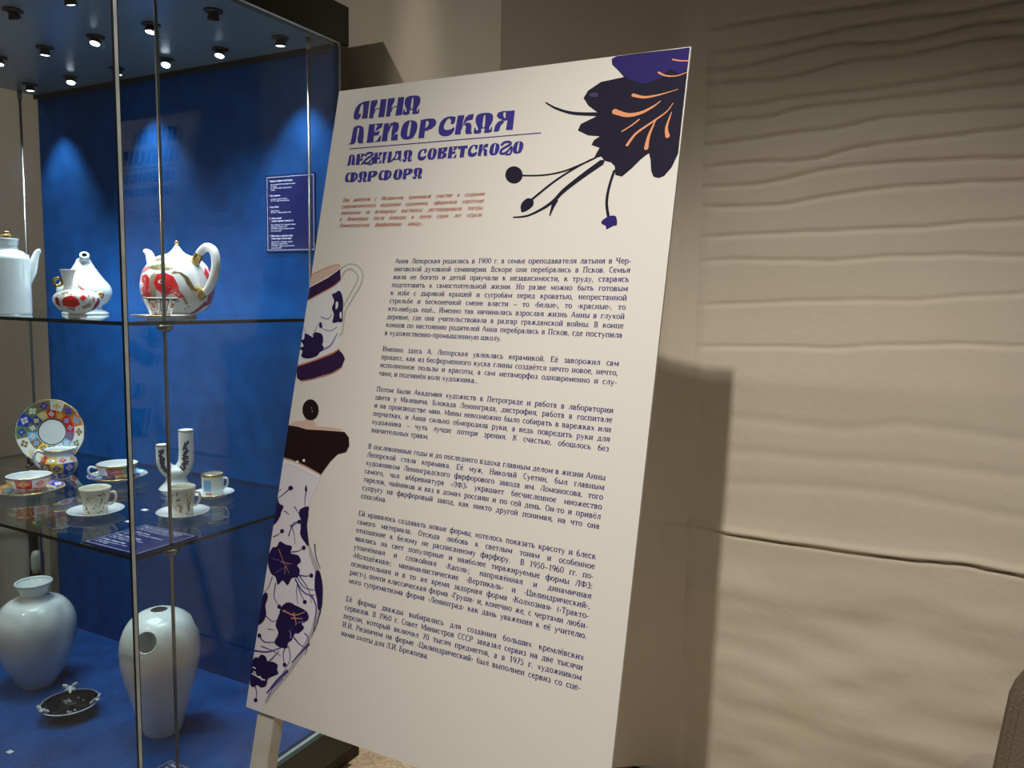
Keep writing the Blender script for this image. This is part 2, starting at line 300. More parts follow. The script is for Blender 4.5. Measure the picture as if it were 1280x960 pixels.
GLYPH={"Н":{"w":0.97,"p":[[[0.0,0.99],[0.4,1.0],[0.41,0.81],[0.31,0.62],[0.29,0.41],[0.27,0.18],[0.3,0.0],[0.03,0.0]],[[0.6,1.0],[0.96,0.99],[0.97,0.01],[0.59,0.0],[0.61,0.5]]],"s":[[[[0.31,0.24],[0.33,0.41],[0.45,0.5],[0.63,0.5]],0.045]],"h":[]},"А":{"w":0.95,"p":[[[0.02,0.01],[0.0,0.25],[0.05,0.31],[0.12,0.16],[0.21,0.19],[0.14,0.36],[0.04,0.55],[0.01,0.73],[0.05,0.91],[0.23,0.99],[0.48,1.0],[0.73,0.97],[0.88,0.86],[0.93,0.64],[0.88,0.43],[0.79,0.26],[0.84,0.1],[0.92,0.29],[0.95,0.14],[0.92,0.0],[0.56,0.0],[0.57,0.19],[0.38,0.21],[0.38,0.01]]],"s":[],"h":[[[0.42,0.84],[0.5,0.86],[0.54,0.32],[0.42,0.33]]]},"а":{"w":0.86,"p":[[[0.02,0.13],[0.0,0.36],[0.06,0.66],[0.21,0.87],[0.41,0.95],[0.58,0.99],[0.86,1.0],[0.86,0.02],[0.52,0.03],[0.56,0.31],[0.51,0.8],[0.42,0.87],[0.35,0.71],[0.32,0.52],[0.29,0.37],[0.36,0.3],[0.44,0.34],[0.45,0.16],[0.36,0.04],[0.23,0.0],[0.1,0.04]]],"s":[],"h":[]},"Л":{"w":1.0,"p":[[[0.0,0.0],[0.01,0.06],[0.12,0.07],[0.14,0.37],[0.15,0.68],[0.18,0.9],[0.37,1.0],[0.65,0.98],[0.83,0.88],[0.91,0.62],[0.95,0.31],[0.93,0.13],[1.0,0.01],[0.73,0.01],[0.6,0.08],[0.55,0.31],[0.58,0.6],[0.58,0.87],[0.46,0.88],[0.45,0.65],[0.46,0.35],[0.44,0.09],[0.32,0.0]]],"s":[],"h":[]},"Е":{"w":0.82,"p":[[[0.0,1.0],[0.34,1.0],[0.4,0.01],[0.01,0.0]],[[0.25,1.0],[0.82,1.0],[0.77,0.78],[0.5,0.63],[0.43,0.58],[0.44,0.73],[0.52,0.88],[0.45,0.94]],[[0.28,0.59],[0.47,0.54],[0.69,0.6],[0.64,0.37],[0.48,0.35],[0.3,0.4]],[[0.38,0.01],[0.6,0.07],[0.7,0.26],[0.81,0.36],[0.81,0.01]]],"s":[],"h":[]},"П":{"w":0.94,"p":[[[0.01,0.96],[0.32,0.97],[0.29,0.65],[0.34,0.01],[0.0,0.01]],[[0.28,0.45],[0.3,0.72],[0.41,0.95],[0.66,1.0],[0.86,0.93],[0.93,0.74],[0.89,0.51],[0.74,0.38],[0.67,0.18],[0.67,0.02],[0.57,0.01],[0.53,0.48],[0.56,0.81],[0.47,0.83],[0.38,0.6],[0.33,0.43]],[[0.75,0.32],[0.92,0.35],[0.94,0.0],[0.68,0.01],[0.69,0.18]]],"s":[],"h":[]},"О":{"w":0.96,"p":[[[0.02,0.26],[0.0,0.44],[0.03,0.69],[0.14,0.9],[0.32,0.99],[0.53,1.0],[0.74,0.95],[0.91,0.81],[0.96,0.58],[0.91,0.3],[0.8,0.09],[0.61,0.01],[0.36,0.0],[0.14,0.07]]],"s":[],"h":[[[0.47,0.94],[0.55,0.92],[0.56,0.54],[0.53,0.19],[0.42,0.19],[0.39,0.55],[0.43,0.84]]]},"Р":{"w":0.92,"p":[[[0.0,0.97],[0.31,0.97],[0.34,0.0],[0.0,0.01]],[[0.14,0.98],[0.49,1.0],[0.79,0.96],[0.92,0.81],[0.91,0.63],[0.73,0.46],[0.47,0.38],[0.3,0.37],[0.21,0.48],[0.34,0.5],[0.47,0.61],[0.5,0.79],[0.45,0.87],[0.15,0.89]]],"s":[],"h":[]},"С":{"w":0.86,"p":[[[0.02,0.27],[0.0,0.47],[0.05,0.74],[0.25,0.94],[0.49,1.0],[0.72,0.98],[0.85,0.92],[0.8,0.62],[0.62,0.62],[0.63,0.76],[0.51,0.9],[0.38,0.83],[0.27,0.59],[0.3,0.39],[0.46,0.31],[0.68,0.34],[0.83,0.42],[0.86,0.27],[0.75,0.09],[0.56,0.0],[0.31,0.01],[0.1,0.11]]],"s":[],"h":[]},"К":{"w":0.94,"p":[[[0.03,1.0],[0.4,0.99],[0.36,0.67],[0.31,0.27],[0.32,0.02],[0.0,0.04]],[[0.38,0.54],[0.47,0.86],[0.65,1.0],[0.89,1.0],[0.87,0.72],[0.61,0.7],[0.48,0.58]],[[0.44,0.51],[0.57,0.59],[0.77,0.57],[0.86,0.42],[0.87,0.17],[0.94,0.01],[0.63,0.0],[0.55,0.15],[0.57,0.4]]],"s":[[[[0.3,0.19],[0.37,0.47],[0.48,0.61]],0.045]],"h":[]},"Я":{"w":0.93,"p":[[[0.05,0.78],[0.1,0.95],[0.31,1.0],[0.62,0.98],[0.63,0.54],[0.48,0.5],[0.37,0.56],[0.17,0.65]],[[0.0,0.01],[0.04,0.3],[0.15,0.48],[0.37,0.56],[0.46,0.45],[0.31,0.28],[0.26,0.04],[0.16,0.0]],[[0.57,0.98],[0.91,0.98],[0.93,0.02],[0.6,0.04],[0.61,0.54]]],"s":[],"h":[[[0.37,0.93],[0.48,0.93],[0.5,0.63],[0.45,0.65],[0.37,0.78]]]},"Г":{"w":0.82,"p":[],"s":[[[[0.0,0.75],[0.2,0.99],[0.61,1.0],[0.7,0.81],[0.39,0.62],[0.06,0.39],[0.05,0.13],[0.33,0.09],[0.58,0.27]],0.2],[[[0.58,0.27],[0.82,0.59],[0.8,0.03],[0.43,0.0]],0.15]],"h":[]},"Д":{"w":0.93,"p":[[[0.27,0.98],[0.82,1.0],[0.85,0.23],[0.93,0.03],[0.78,0.07],[0.69,0.21],[0.18,0.19],[0.08,0.0],[0.0,0.17],[0.1,0.27],[0.31,0.59]]],"s":[],"h":[[[0.48,0.88],[0.6,0.57],[0.55,0.3],[0.32,0.29],[0.39,0.48]]]},"В":{"w":0.92,"p":[[[0.0,0.95],[0.4,0.96],[0.39,0.04],[0.04,0.03]],[[0.35,0.96],[0.9,1.0],[0.91,0.71],[0.66,0.55],[0.92,0.4],[0.88,0.14],[0.55,0.0],[0.34,0.04],[0.52,0.21],[0.54,0.44],[0.32,0.51],[0.54,0.74],[0.52,0.86],[0.34,0.88]]],"s":[],"h":[]},"Т":{"w":1.15,"p":[[[0.0,0.99],[1.15,1.0],[1.15,0.69],[0.89,0.8],[0.86,0.0],[0.4,0.01],[0.38,0.81],[0.15,0.67]]],"s":[],"h":[]},"Ф":{"w":1.54,"p":[[[0.63,0.97],[1.11,0.98],[1.11,0.05],[0.68,0.0]],[[0.0,0.32],[0.02,0.68],[0.19,0.96],[0.54,1.0],[0.64,0.9],[0.36,0.81],[0.32,0.52],[0.41,0.27],[0.69,0.18],[0.62,0.07],[0.27,0.05],[0.06,0.18]],[[1.07,0.98],[1.45,0.82],[1.54,0.53],[1.42,0.25],[1.06,0.07],[1.08,0.19],[1.22,0.4],[1.23,0.69],[1.08,0.84]]],"s":[],"h":[]}}
SPAN={"t1":[[38.3,69.5],[70.5,104.5],[104.8,139.3],[139.0,172.0]],"t2":[[36.9,69.5],[73.8,104.1],[104.2,137.3],[140.1,173.0],[175.8,207.6],[212.0,243.0],[243.0,276.1],[276.9,310.3],[311.6,345.9]],"s1":[[39.5,57.7],[58.2,75.4],[75.9,93.6],[94.3,111.0],[111.4,130.1],[128.9,151.0],[152.1,170.3]],"s1b":[[179.9,196.9],[198.5,216.1],[216.9,235.1],[236.5,252.8],[251.7,271.1],[271.7,289.1],[289.8,307.8],[309.2,326.9],[328.3,347.4],[348.8,366.8]],"s2":[[40.2,68.5],[68.2,86.7],[87.4,107.2],[108.5,136.1],[138.1,156.5],[157.0,175.8],[176.4,194.2]]}
ART=[["p","ink",1,0,[[495.6,0.5],[536.6,0.4],[579.4,1.2],[602.5,1.2],[603.0,55.9],[603.5,101.2],[603.4,149.0],[593.1,167.7],[584.1,179.1],[576.9,181.7],[569.2,179.2],[565.2,170.6],[562.6,155.4],[559.4,146.1],[555.2,148.8],[548.2,154.5],[537.3,166.0],[524.6,176.9],[514.8,174.0],[512.4,161.5],[506.3,155.6],[496.4,152.8],[490.8,146.2],[479.8,148.6],[483.6,139.5],[486.7,133.4],[474.1,128.4],[476.5,121.7],[484.9,116.6],[467.4,114.0],[450.4,105.4],[453.6,96.1],[477.0,86.3],[477.3,81.3],[461.8,69.6],[453.0,57.5],[458.9,46.9],[477.3,36.0],[510.6,32.8],[501.5,22.9],[490.5,12.0],[488.9,3.8]]],["p","purple",2,0,[[497.3,1.0],[602.5,1.5],[602.8,31.7],[592.4,39.6],[576.4,28.6],[562.7,40.8],[541.9,46.3],[522.4,39.4],[511.5,31.9],[492.2,12.2],[490.2,4.0]]],["p","dust",2,1,[[461.2,51.9],[472.7,51.5],[475.0,57.5],[465.2,57.1]]],["l","orange",3,2.0,1.6666666666666667,[[578.0,15.8],[590.2,19.2],[602.1,20.4]]],["l","orange",3,2.6666666666666665,1.0,[[560.2,32.2],[571.4,38.1],[586.5,39.8],[600.3,36.2]]],["l","orange",3,4.666666666666667,0.6666666666666666,[[527.4,60.9],[544.1,65.7],[565.3,64.2],[590.1,59.1]]],["l","orange",3,7.333333333333333,1.0,[[502.9,82.3],[522.0,89.1],[540.5,87.9],[558.0,80.3],[567.8,73.0]]],["l","orange",3,1.6666666666666667,2.0,[[516.9,112.3],[530.1,104.7],[540.0,97.2]]],["l","orange",3,4.0,1.0,[[527.1,132.2],[537.7,117.0],[557.6,103.3],[577.1,89.8],[585.3,77.8]]],["l","orange",3,6.0,1.3333333333333333,[[554.9,138.2],[556.6,121.5],[563.8,99.2]]],["l","orange",3,6.0,1.0,[[582.7,123.5],[580.1,111.2],[584.7,90.4]]],["l","ink",1,1.3333333333333333,4.0,[[393.6,58.2],[411.2,68.7],[439.7,78.8],[478.3,83.9]]],["l","ink",1,1.6666666666666667,2.0,[[358.0,166.3],[400.5,168.6],[434.1,164.9],[462.8,155.5],[482.9,147.3]]],["l","ink",1,2.6666666666666665,1.6666666666666667,[[385.2,209.2],[419.4,181.7],[447.3,164.1],[475.1,149.9]]],["l","ink",1,1.3333333333333333,6.0,[[364.1,229.9],[387.8,228.0],[410.6,218.1],[426.2,207.5],[441.0,192.2],[468.1,171.5],[493.4,154.2]]],["l","ink",1,6.0,1.0,[[429.4,206.0],[425.8,217.0],[423.0,229.6]]],["l","ink",1,2.6666666666666665,3.0,[[512.5,167.7],[507.6,192.1],[507.0,213.6],[512.5,235.1]]],["p","ink",1,1,[[371.1,166.4],[370.8,171.3],[368.3,175.5],[364.0,178.1],[358.7,178.8],[353.0,177.6],[347.9,174.4],[344.1,170.0],[342.3,164.8],[342.7,159.8],[345.2,155.6],[349.5,153.0],[354.9,152.3],[360.6,153.7],[365.7,156.8],[369.4,161.3]]],["p","ink",1,1,[[383.5,202.0],[393.3,204.7],[394.7,212.8],[388.3,219.0],[380.0,222.6],[376.3,221.2],[374.8,210.4]]],["p","purple",2,1,[[503.7,238.0],[513.4,232.1],[522.9,233.0],[525.5,244.6],[520.4,246.0],[511.5,250.4],[509.4,245.7],[503.3,242.6]]],"cup",["p","porcelain",1,0,[[-0.5,337.9],[57.3,301.7],[65.1,326.0],[72.7,352.2],[78.3,374.0],[78.2,400.1],[76.5,417.5],[80.9,441.1],[1.1,471.8],[-1.0,465.3],[-0.5,411.9],[-1.1,364.9]]],["p","blush",2,0,[[-0.9,318.1],[32.9,305.1],[51.7,300.8],[57.9,301.7],[57.8,307.2],[35.7,319.6],[0.8,337.5]]],["l","copper",3,1.2,1.2,[[-0.9,318.1],[32.9,305.1],[51.7,300.8],[58.0,302.1]]],["p","plum",2,0,[[0.7,339.7],[36.3,322.9],[59.3,307.9],[63.5,326.0],[49.9,336.1],[26.9,347.6],[0.2,360.9]]],["l","copper",3,1.5,1.5,[[0.2,361.3],[27.0,348.2],[50.0,336.8],[63.5,326.4]]],["p","plum",2,0,[[-0.3,471.9],[34.5,461.0],[68.0,448.3],[81.0,440.2],[89.9,446.0],[95.5,453.2],[91.7,466.3],[73.4,477.1],[34.3,489.4],[11.3,494.3],[2.8,490.5],[-0.8,480.8]]],["l","copper",3,2.4,2.4,[[1.6,470.0],[34.1,459.3],[67.6,446.1],[80.5,439.0]]],["l","copper",3,1.2,1.2,[[11.4,494.9],[34.5,490.5],[73.6,478.1],[92.6,466.6]]],["p","inkblue",3,0,[[49.8,350.5],[56.2,347.7],[63.7,343.6],[70.4,350.1],[75.5,363.1],[76.7,374.0],[79.2,393.5],[70.4,394.9],[59.7,396.4],[60.0,383.2],[53.9,372.4],[56.8,361.4]]],["p","porcelain",4,1,[[60.8,362.4],[65.4,363.4],[66.3,371.0],[62.5,374.4]]],["p","porcelain",4,1,[[71.9,380.7],[74.8,378.4],[77.6,389.2],[73.6,387.2]]],["p","inkblue",3,0,[[-2.6,427.6],[5.7,426.1],[6.0,416.1],[18.2,420.0],[24.2,422.0],[22.4,415.4],[31.0,413.5],[42.3,416.8],[46.2,427.6],[45.3,433.1],[51.4,440.4],[42.6,445.3],[39.5,450.9],[27.9,455.9],[14.0,457.4],[4.8,453.9],[6.1,446.1],[-2.1,440.9],[7.2,437.2]]],["l","bluewash",3,1.6,0.6400000000000001,[[33.7,398.4],[42.3,406.9],[58.1,409.6],[70.5,402.5]]],["l","bluewash",3,3,1.2000000000000002,[[50.1,440.5],[62.5,433.4],[68.7,422.2],[73.0,413.3]]],["l","bluewash",3,1.2,0.48,[[-3.1,398.6],[2.2,408.5],[9.1,417.1]]],["l","bluewash",3,1.2,0.48,[[24.7,417.5],[27.0,407.5],[30.0,400.8]]],["l","bluewash",3,2,0.8,[[34.6,388.0],[49.0,390.6],[56.3,382.3]]],["p","inkblue",4,1,[[32.4,398.5],[36.2,396.8],[39.8,403.7],[35.2,406.1]]],["l","handlegrey",2,2.2,1.7600000000000002,[[59.9,307.9],[71.0,301.2],[84.3,299.9],[98.9,306.0],[107.0,319.0],[104.3,336.4],[92.2,358.4],[82.3,378.2],[82.5,408.6],[78.3,415.3]]],["l","handlegrey",2,2.2,1.7600000000000002,[[64.0,322.7],[70.0,310.9],[81.8,308.3],[92.4,314.8],[98.0,323.5],[87.5,347.6],[77.6,367.4],[76.7,374.0]]],["l","handlewhite",1,6,4.800000000000001,[[62.0,315.0],[70.8,306.1],[82.3,303.9],[95.5,310.0],[102.9,321.2],[95.9,342.0],[84.9,362.9],[78.7,376.1]]],"pot",["p","porcelain2",1,0,[[-2.0,621.8],[18.8,622.9],[49.8,629.5],[81.2,638.5],[80.3,651.5],[70.3,675.0],[65.0,700.2],[68.7,719.5],[73.4,739.0],[90.3,763.1],[107.2,783.4],[117.5,807.9],[120.8,836.7],[115.2,870.4],[97.6,913.2],[74.4,951.1],[49.6,983.3],[37.8,1002.7],[34.7,1014.0],[-1.6,1014.9]]],["p","shadegrey",2,0,[[73.4,739.0],[90.3,763.1],[107.2,783.4],[117.5,807.9],[120.8,836.7],[115.2,870.4],[97.6,913.2],[74.4,951.1],[49.6,983.3],[37.8,1002.7],[43.5,986.4],[69.2,947.5],[90.7,911.5],[107.0,872.1],[111.3,838.5],[107.1,809.8],[96.8,785.2],[81.9,764.5]]],["p","blush",2,0,[[-0.6,567.8],[12.6,561.0],[31.4,557.5],[32.4,555.1],[49.9,553.5],[52.2,557.8],[58.4,564.1],[89.4,563.3],[108.1,564.2],[113.1,568.8],[39.1,573.9]]],["p","brownink",3,0,[[-1.7,568.4],[20.2,568.9],[38.6,571.4],[79.1,569.3],[107.4,568.3],[115.8,567.9],[125.5,575.3],[128.7,588.3],[124.2,598.7],[108.3,603.7],[96.5,616.2],[87.6,629.5],[82.0,637.9],[49.7,628.8],[18.7,622.4],[-2.2,621.2]]],["l","copper",4,1.6,1.6,[[-2.1,621.6],[18.9,623.3],[49.9,629.7],[81.9,638.8]]],["p","white",3,0,[[-1.7,626.4],[19.6,626.9],[50.7,633.9],[79.9,642.2],[79.8,646.0],[51.6,638.3],[20.3,630.7],[-1.9,629.9]]],["p","brownink",3,1,[[57.8,538.2],[58.0,543.4],[56.5,548.2],[53.6,552.2],[49.5,555.0],[44.5,556.3],[39.2,555.9],[34.2,554.0],[29.7,550.6],[26.5,546.2],[24.6,541.0],[24.4,535.8],[25.9,530.9],[28.9,526.9],[33.1,524.1],[38.1,522.9],[43.4,523.3],[48.5,525.3],[52.8,528.7],[56.0,533.1]]],["p","white",5,1,[[27.4,623.7],[32.2,622.5],[33.7,625.7],[29.1,626.3]]],["p","white",5,1,[[40.6,619.9],[44.8,618.5],[46.1,622.5],[42.1,622.9]]],["p","white",5,0,[[42.0,535.4],[43.9,536.2],[43.4,538.0]]],["p","white",5,0,[[44.4,540.3],[46.6,541.0],[45.8,542.9]]],["p","inkblue",3,0,[[-0.8,781.9],[5.1,765.4],[13.8,762.3],[18.8,752.9],[31.8,755.9],[44.6,756.5],[45.0,767.3],[60.4,768.1],[67.4,776.4],[61.1,783.2],[67.8,789.7],[65.9,800.8],[54.2,804.6],[47.6,816.9],[36.5,811.2],[27.7,819.6],[20.9,808.9],[11.0,805.6],[2.8,795.0]]],["p","inkblue",3,0,[[41.2,852.4],[50.6,843.2],[61.5,841.7],[68.6,843.7],[74.4,844.2],[92.8,848.1],[98.9,857.4],[92.5,864.6],[86.6,868.1],[92.9,873.4],[83.1,883.7],[76.7,885.0],[72.3,895.9],[65.5,902.3],[65.3,909.9],[48.6,911.6],[38.5,906.5],[43.7,892.0],[35.5,880.4],[39.6,862.8]]],["p","inkblue",3,0,[[-0.5,967.1],[-4.7,956.3],[-1.8,945.6],[4.4,937.4],[10.3,936.8],[15.1,931.0],[24.4,931.3],[31.3,938.0],[40.0,936.1],[51.8,938.3],[51.7,945.0],[55.6,950.6],[48.5,955.6],[36.5,963.4],[35.0,973.7],[25.2,979.3],[16.5,977.5],[9.2,982.5],[2.2,979.9]]],["p","inkblue",3,0,[[5.6,835.6],[11.5,842.0],[8.8,855.4],[13.2,868.1],[9.3,880.7],[-2.0,888.8],[-3.8,871.5],[-3.6,847.6]]],["p","inkblue",3,0,[[99.2,786.5],[106.7,785.1],[114.4,798.6],[118.7,814.2],[120.8,836.7],[114.8,841.1],[108.9,825.9],[101.4,809.2]]],["p","inkblue",3,0,[[48.3,702.1],[67.5,699.3],[68.7,719.5],[78.2,750.0],[69.5,746.4],[57.4,734.8],[57.3,717.8]]],["p","inkblue",3,0,[[-6.2,710.0],[11.9,707.4],[7.9,721.8],[-2.0,730.2]]],["p","inkblue",3,0,[[-0.2,686.9],[6.6,695.1],[15.7,697.9],[9.6,712.8],[3.9,726.8],[-2.1,727.0],[-2.5,705.5]]],["p","inkblue",3,0,[[49.2,698.5],[66.4,690.7],[67.4,702.1],[68.0,723.1],[56.8,725.5],[55.8,708.3]]],["p","inkblue",3,1,[[20.1,665.6],[25.4,663.5],[29.9,667.0],[25.3,671.0],[20.6,670.0]]],["p","inkblue",3,0,[[54.8,658.1],[58.6,665.5],[57.6,669.6],[54.0,666.1]]],["l","violet",3,2.2,1,[[8.5,782.0],[27.0,782.3],[43.7,786.2]]],["l","violet",3,2.2,1,[[19.6,802.3],[31.7,794.1],[44.1,787.8]]],["l","violet",3,2.2,1,[[60.5,773.2],[51.6,780.4],[44.1,787.8]]],["l","violet",3,2.2,1,[[51.7,803.3],[48.7,795.4],[44.6,788.4]]],["l","bluewash",3,2.4,1,[[40.7,872.6],[52.2,873.6],[58.4,882.3]]],["l","bluewash",3,2.4,1,[[53.0,900.0],[55.4,889.5],[58.7,883.9]]],["l","bluewash",3,2.4,1,[[88.1,864.5],[76.9,870.1],[69.1,880.0]]],["l","bluewash",3,2.4,1,[[69.5,893.2],[68.2,886.8],[64.3,882.7]]],["l","copper",4,1,0.7,[[18.9,764.9],[34.3,784.4],[47.3,797.4]]],["l","copper",4,1,0.7,[[27.4,783.9],[50.0,783.4]]],["l","copper",4,1,0.7,[[37.5,789.0],[38.9,800.6]]],["l","copper",4,2.2,1,[[46.5,856.4],[71.4,858.0],[90.4,849.3]]],["l","copper",4,2.2,1,[[66.0,864.1],[87.3,860.4]]],["l","copper",4,2.2,1,[[68.7,855.3],[77.2,871.7]]],["l","copper",4,2.2,1,[[48.7,855.9],[69.6,860.1]]],["l","white",4,1.5,1.5,[[1.9,963.2],[11.4,964.3],[23.4,966.5],[31.6,966.2]]],["l","white",4,1.5,1.5,[[2.1,953.1],[9.2,953.8]]],["l","white",4,1.5,1.5,[[5.4,964.1],[7.0,958.7],[13.8,964.8],[20.6,963.8],[26.1,968.5]]],["l","violet",2,2,0.9,[[4.0,748.3],[12.3,743.6],[20.2,737.2]]],["l","violet",2,2.4,1.08,[[34.9,741.7],[38.9,727.4],[50.5,717.8]]],["l","violet",2,2,0.9,[[46.4,765.4],[59.1,761.6],[68.9,754.9]]],["l","violet",2,2.4,1.08,[[66.1,797.4],[79.3,797.0],[91.0,793.9]]],["l","violet",2,2.6,1.1700000000000002,[[61.0,805.0],[79.4,820.0],[95.4,823.5],[103.6,821.0]]],["l","violet",2,2.2,0.9900000000000001,[[66.2,809.1],[76.9,825.4],[86.8,835.1]]],["l","violet",2,1.6,0.7200000000000001,[[14.3,810.1],[8.7,828.2],[1.1,836.4]]],["l","violet",2,3,1.35,[[0.6,928.2],[28.4,923.7],[57.2,909.7]]],["l","violet",2,2.6,1.1700000000000002,[[4.8,903.6],[18.8,910.7],[42.8,905.5]]],["l","violet",2,2.4,1.08,[[61.4,908.1],[59.6,921.7],[65.6,936.2]]],["l","violet",2,2.4,1.08,[[75.9,891.8],[88.3,899.0],[100.5,901.2]]],["l","violet",2,4,1.8,[[106.2,895.0],[92.8,911.0],[78.8,928.9]]],["l","violet",2,5,2.25,[[72.0,943.5],[54.4,962.4],[38.6,984.4]]],["l","violet",2,2.4,1.08,[[12.6,980.7],[18.1,989.4],[18.1,1000.3]]],["l","violet",2,2.4,1.08,[[33.5,937.6],[42.7,927.2],[50.6,917.1]]],["l","violet",2,3,1.35,[[97.5,823.1],[110.0,838.8],[111.7,874.3]]],["l","violet",2,1.8,0.81,[[66.5,810.7],[68.4,827.0],[73.8,841.0]]],["l","violet",2,1.6,0.7200000000000001,[[21.4,890.0],[34.9,888.9]]],["l","violet",2,2.2,0.9900000000000001,[[23.2,667.9],[11.8,678.5],[0.0,688.0]]],["l","violet",2,2,0.9,[[56.7,667.9],[57.0,681.3],[59.3,693.3]]],["l","violet",2,2,0.9,[[18.6,704.7],[29.8,708.7]]],["l","violet",2,2,0.9,[[37.6,695.2],[49.8,704.7]]],["l","violet",2,2.4,1.08,[[36.4,726.8],[42.5,720.3],[52.6,715.9]]],["l","violet",2,1.4,0.63,[[-2.0,678.0],[5.8,671.3]]],["l","violet",2,2,0.9,[[63.3,801.2],[82.7,814.4],[105.2,813.4]]],["l","violet",2,2,0.9,[[68.6,798.6],[90.9,816.1],[99.7,834.3]]],["l","violet",2,2.2,0.9900000000000001,[[22.9,818.7],[23.8,838.9],[35.3,850.2]]],["l","violet",2,1.8,0.81,[[13.0,871.5],[27.9,876.9],[35.5,873.7]]],["l","violet",2,1.8,0.81,[[13.5,918.6],[36.8,920.2],[55.6,924.3]]],["l","violet",2,1.8,0.81,[[67.8,906.7],[74.5,924.9],[64.7,946.9]]],["l","violet",2,2,0.9,[[95.7,881.0],[105.0,888.8],[101.8,912.3]]],["l","violet",2,1.6,0.7200000000000001,[[36.0,724.5],[45.2,736.7],[50.7,752.8]]],["l","violet",2,2.4,1.08,[[89.4,746.5],[96.0,765.4],[107.6,780.7]]],["l","violet",2,3,1.35,[[119.2,841.9],[114.6,867.2],[108.8,881.5]]],["l","violet",2,2,0.9,[[64.4,956.8],[48.0,975.5],[38.4,999.2]]],["p","inkblue",3,1,[[24.1,735.9],[23.4,738.4],[20.8,739.8],[17.7,739.3],[16.1,737.1],[16.8,734.6],[19.4,733.2],[22.5,733.7]]],["p","inkblue",3,1,[[56.5,716.2],[55.8,718.8],[53.2,720.1],[50.3,719.6],[48.6,717.4],[49.3,714.9],[51.9,713.5],[54.9,714.1]]],["p","inkblue",3,1,[[72.8,754.3],[72.1,756.8],[69.6,758.2],[66.7,757.7],[65.1,755.5],[65.8,753.0],[68.3,751.6],[71.2,752.2]]],["p","inkblue",3,1,[[95.7,793.1],[95.0,795.5],[92.5,797.0],[89.6,796.5],[88.1,794.4],[88.7,792.0],[91.3,790.5],[94.1,791.0]]],["p","inkblue",3,1,[[90.6,834.4],[89.9,836.8],[87.4,838.3],[84.5,837.9],[83.0,835.9],[83.6,833.4],[86.1,831.9],[89.0,832.3]]],["p","inkblue",3,1,[[9.7,902.6],[9.0,905.1],[6.4,906.7],[3.3,906.3],[1.7,904.3],[2.4,901.8],[5.0,900.2],[8.1,900.6]]],["p","inkblue",3,1,[[69.3,934.3],[68.6,936.8],[66.1,938.4],[63.2,938.1],[61.6,936.1],[62.3,933.6],[64.8,932.1],[67.7,932.4]]],["p","inkblue",3,1,[[22.0,999.3],[21.3,1001.9],[18.7,1003.5],[15.7,1003.2],[14.1,1001.3],[14.8,998.8],[17.4,997.2],[20.4,997.4]]],["p","inkblue",3,1,[[41.4,851.3],[40.7,853.9],[38.1,855.3],[35.2,855.0],[33.5,852.9],[34.2,850.4],[36.8,848.9],[39.8,849.3]]]]
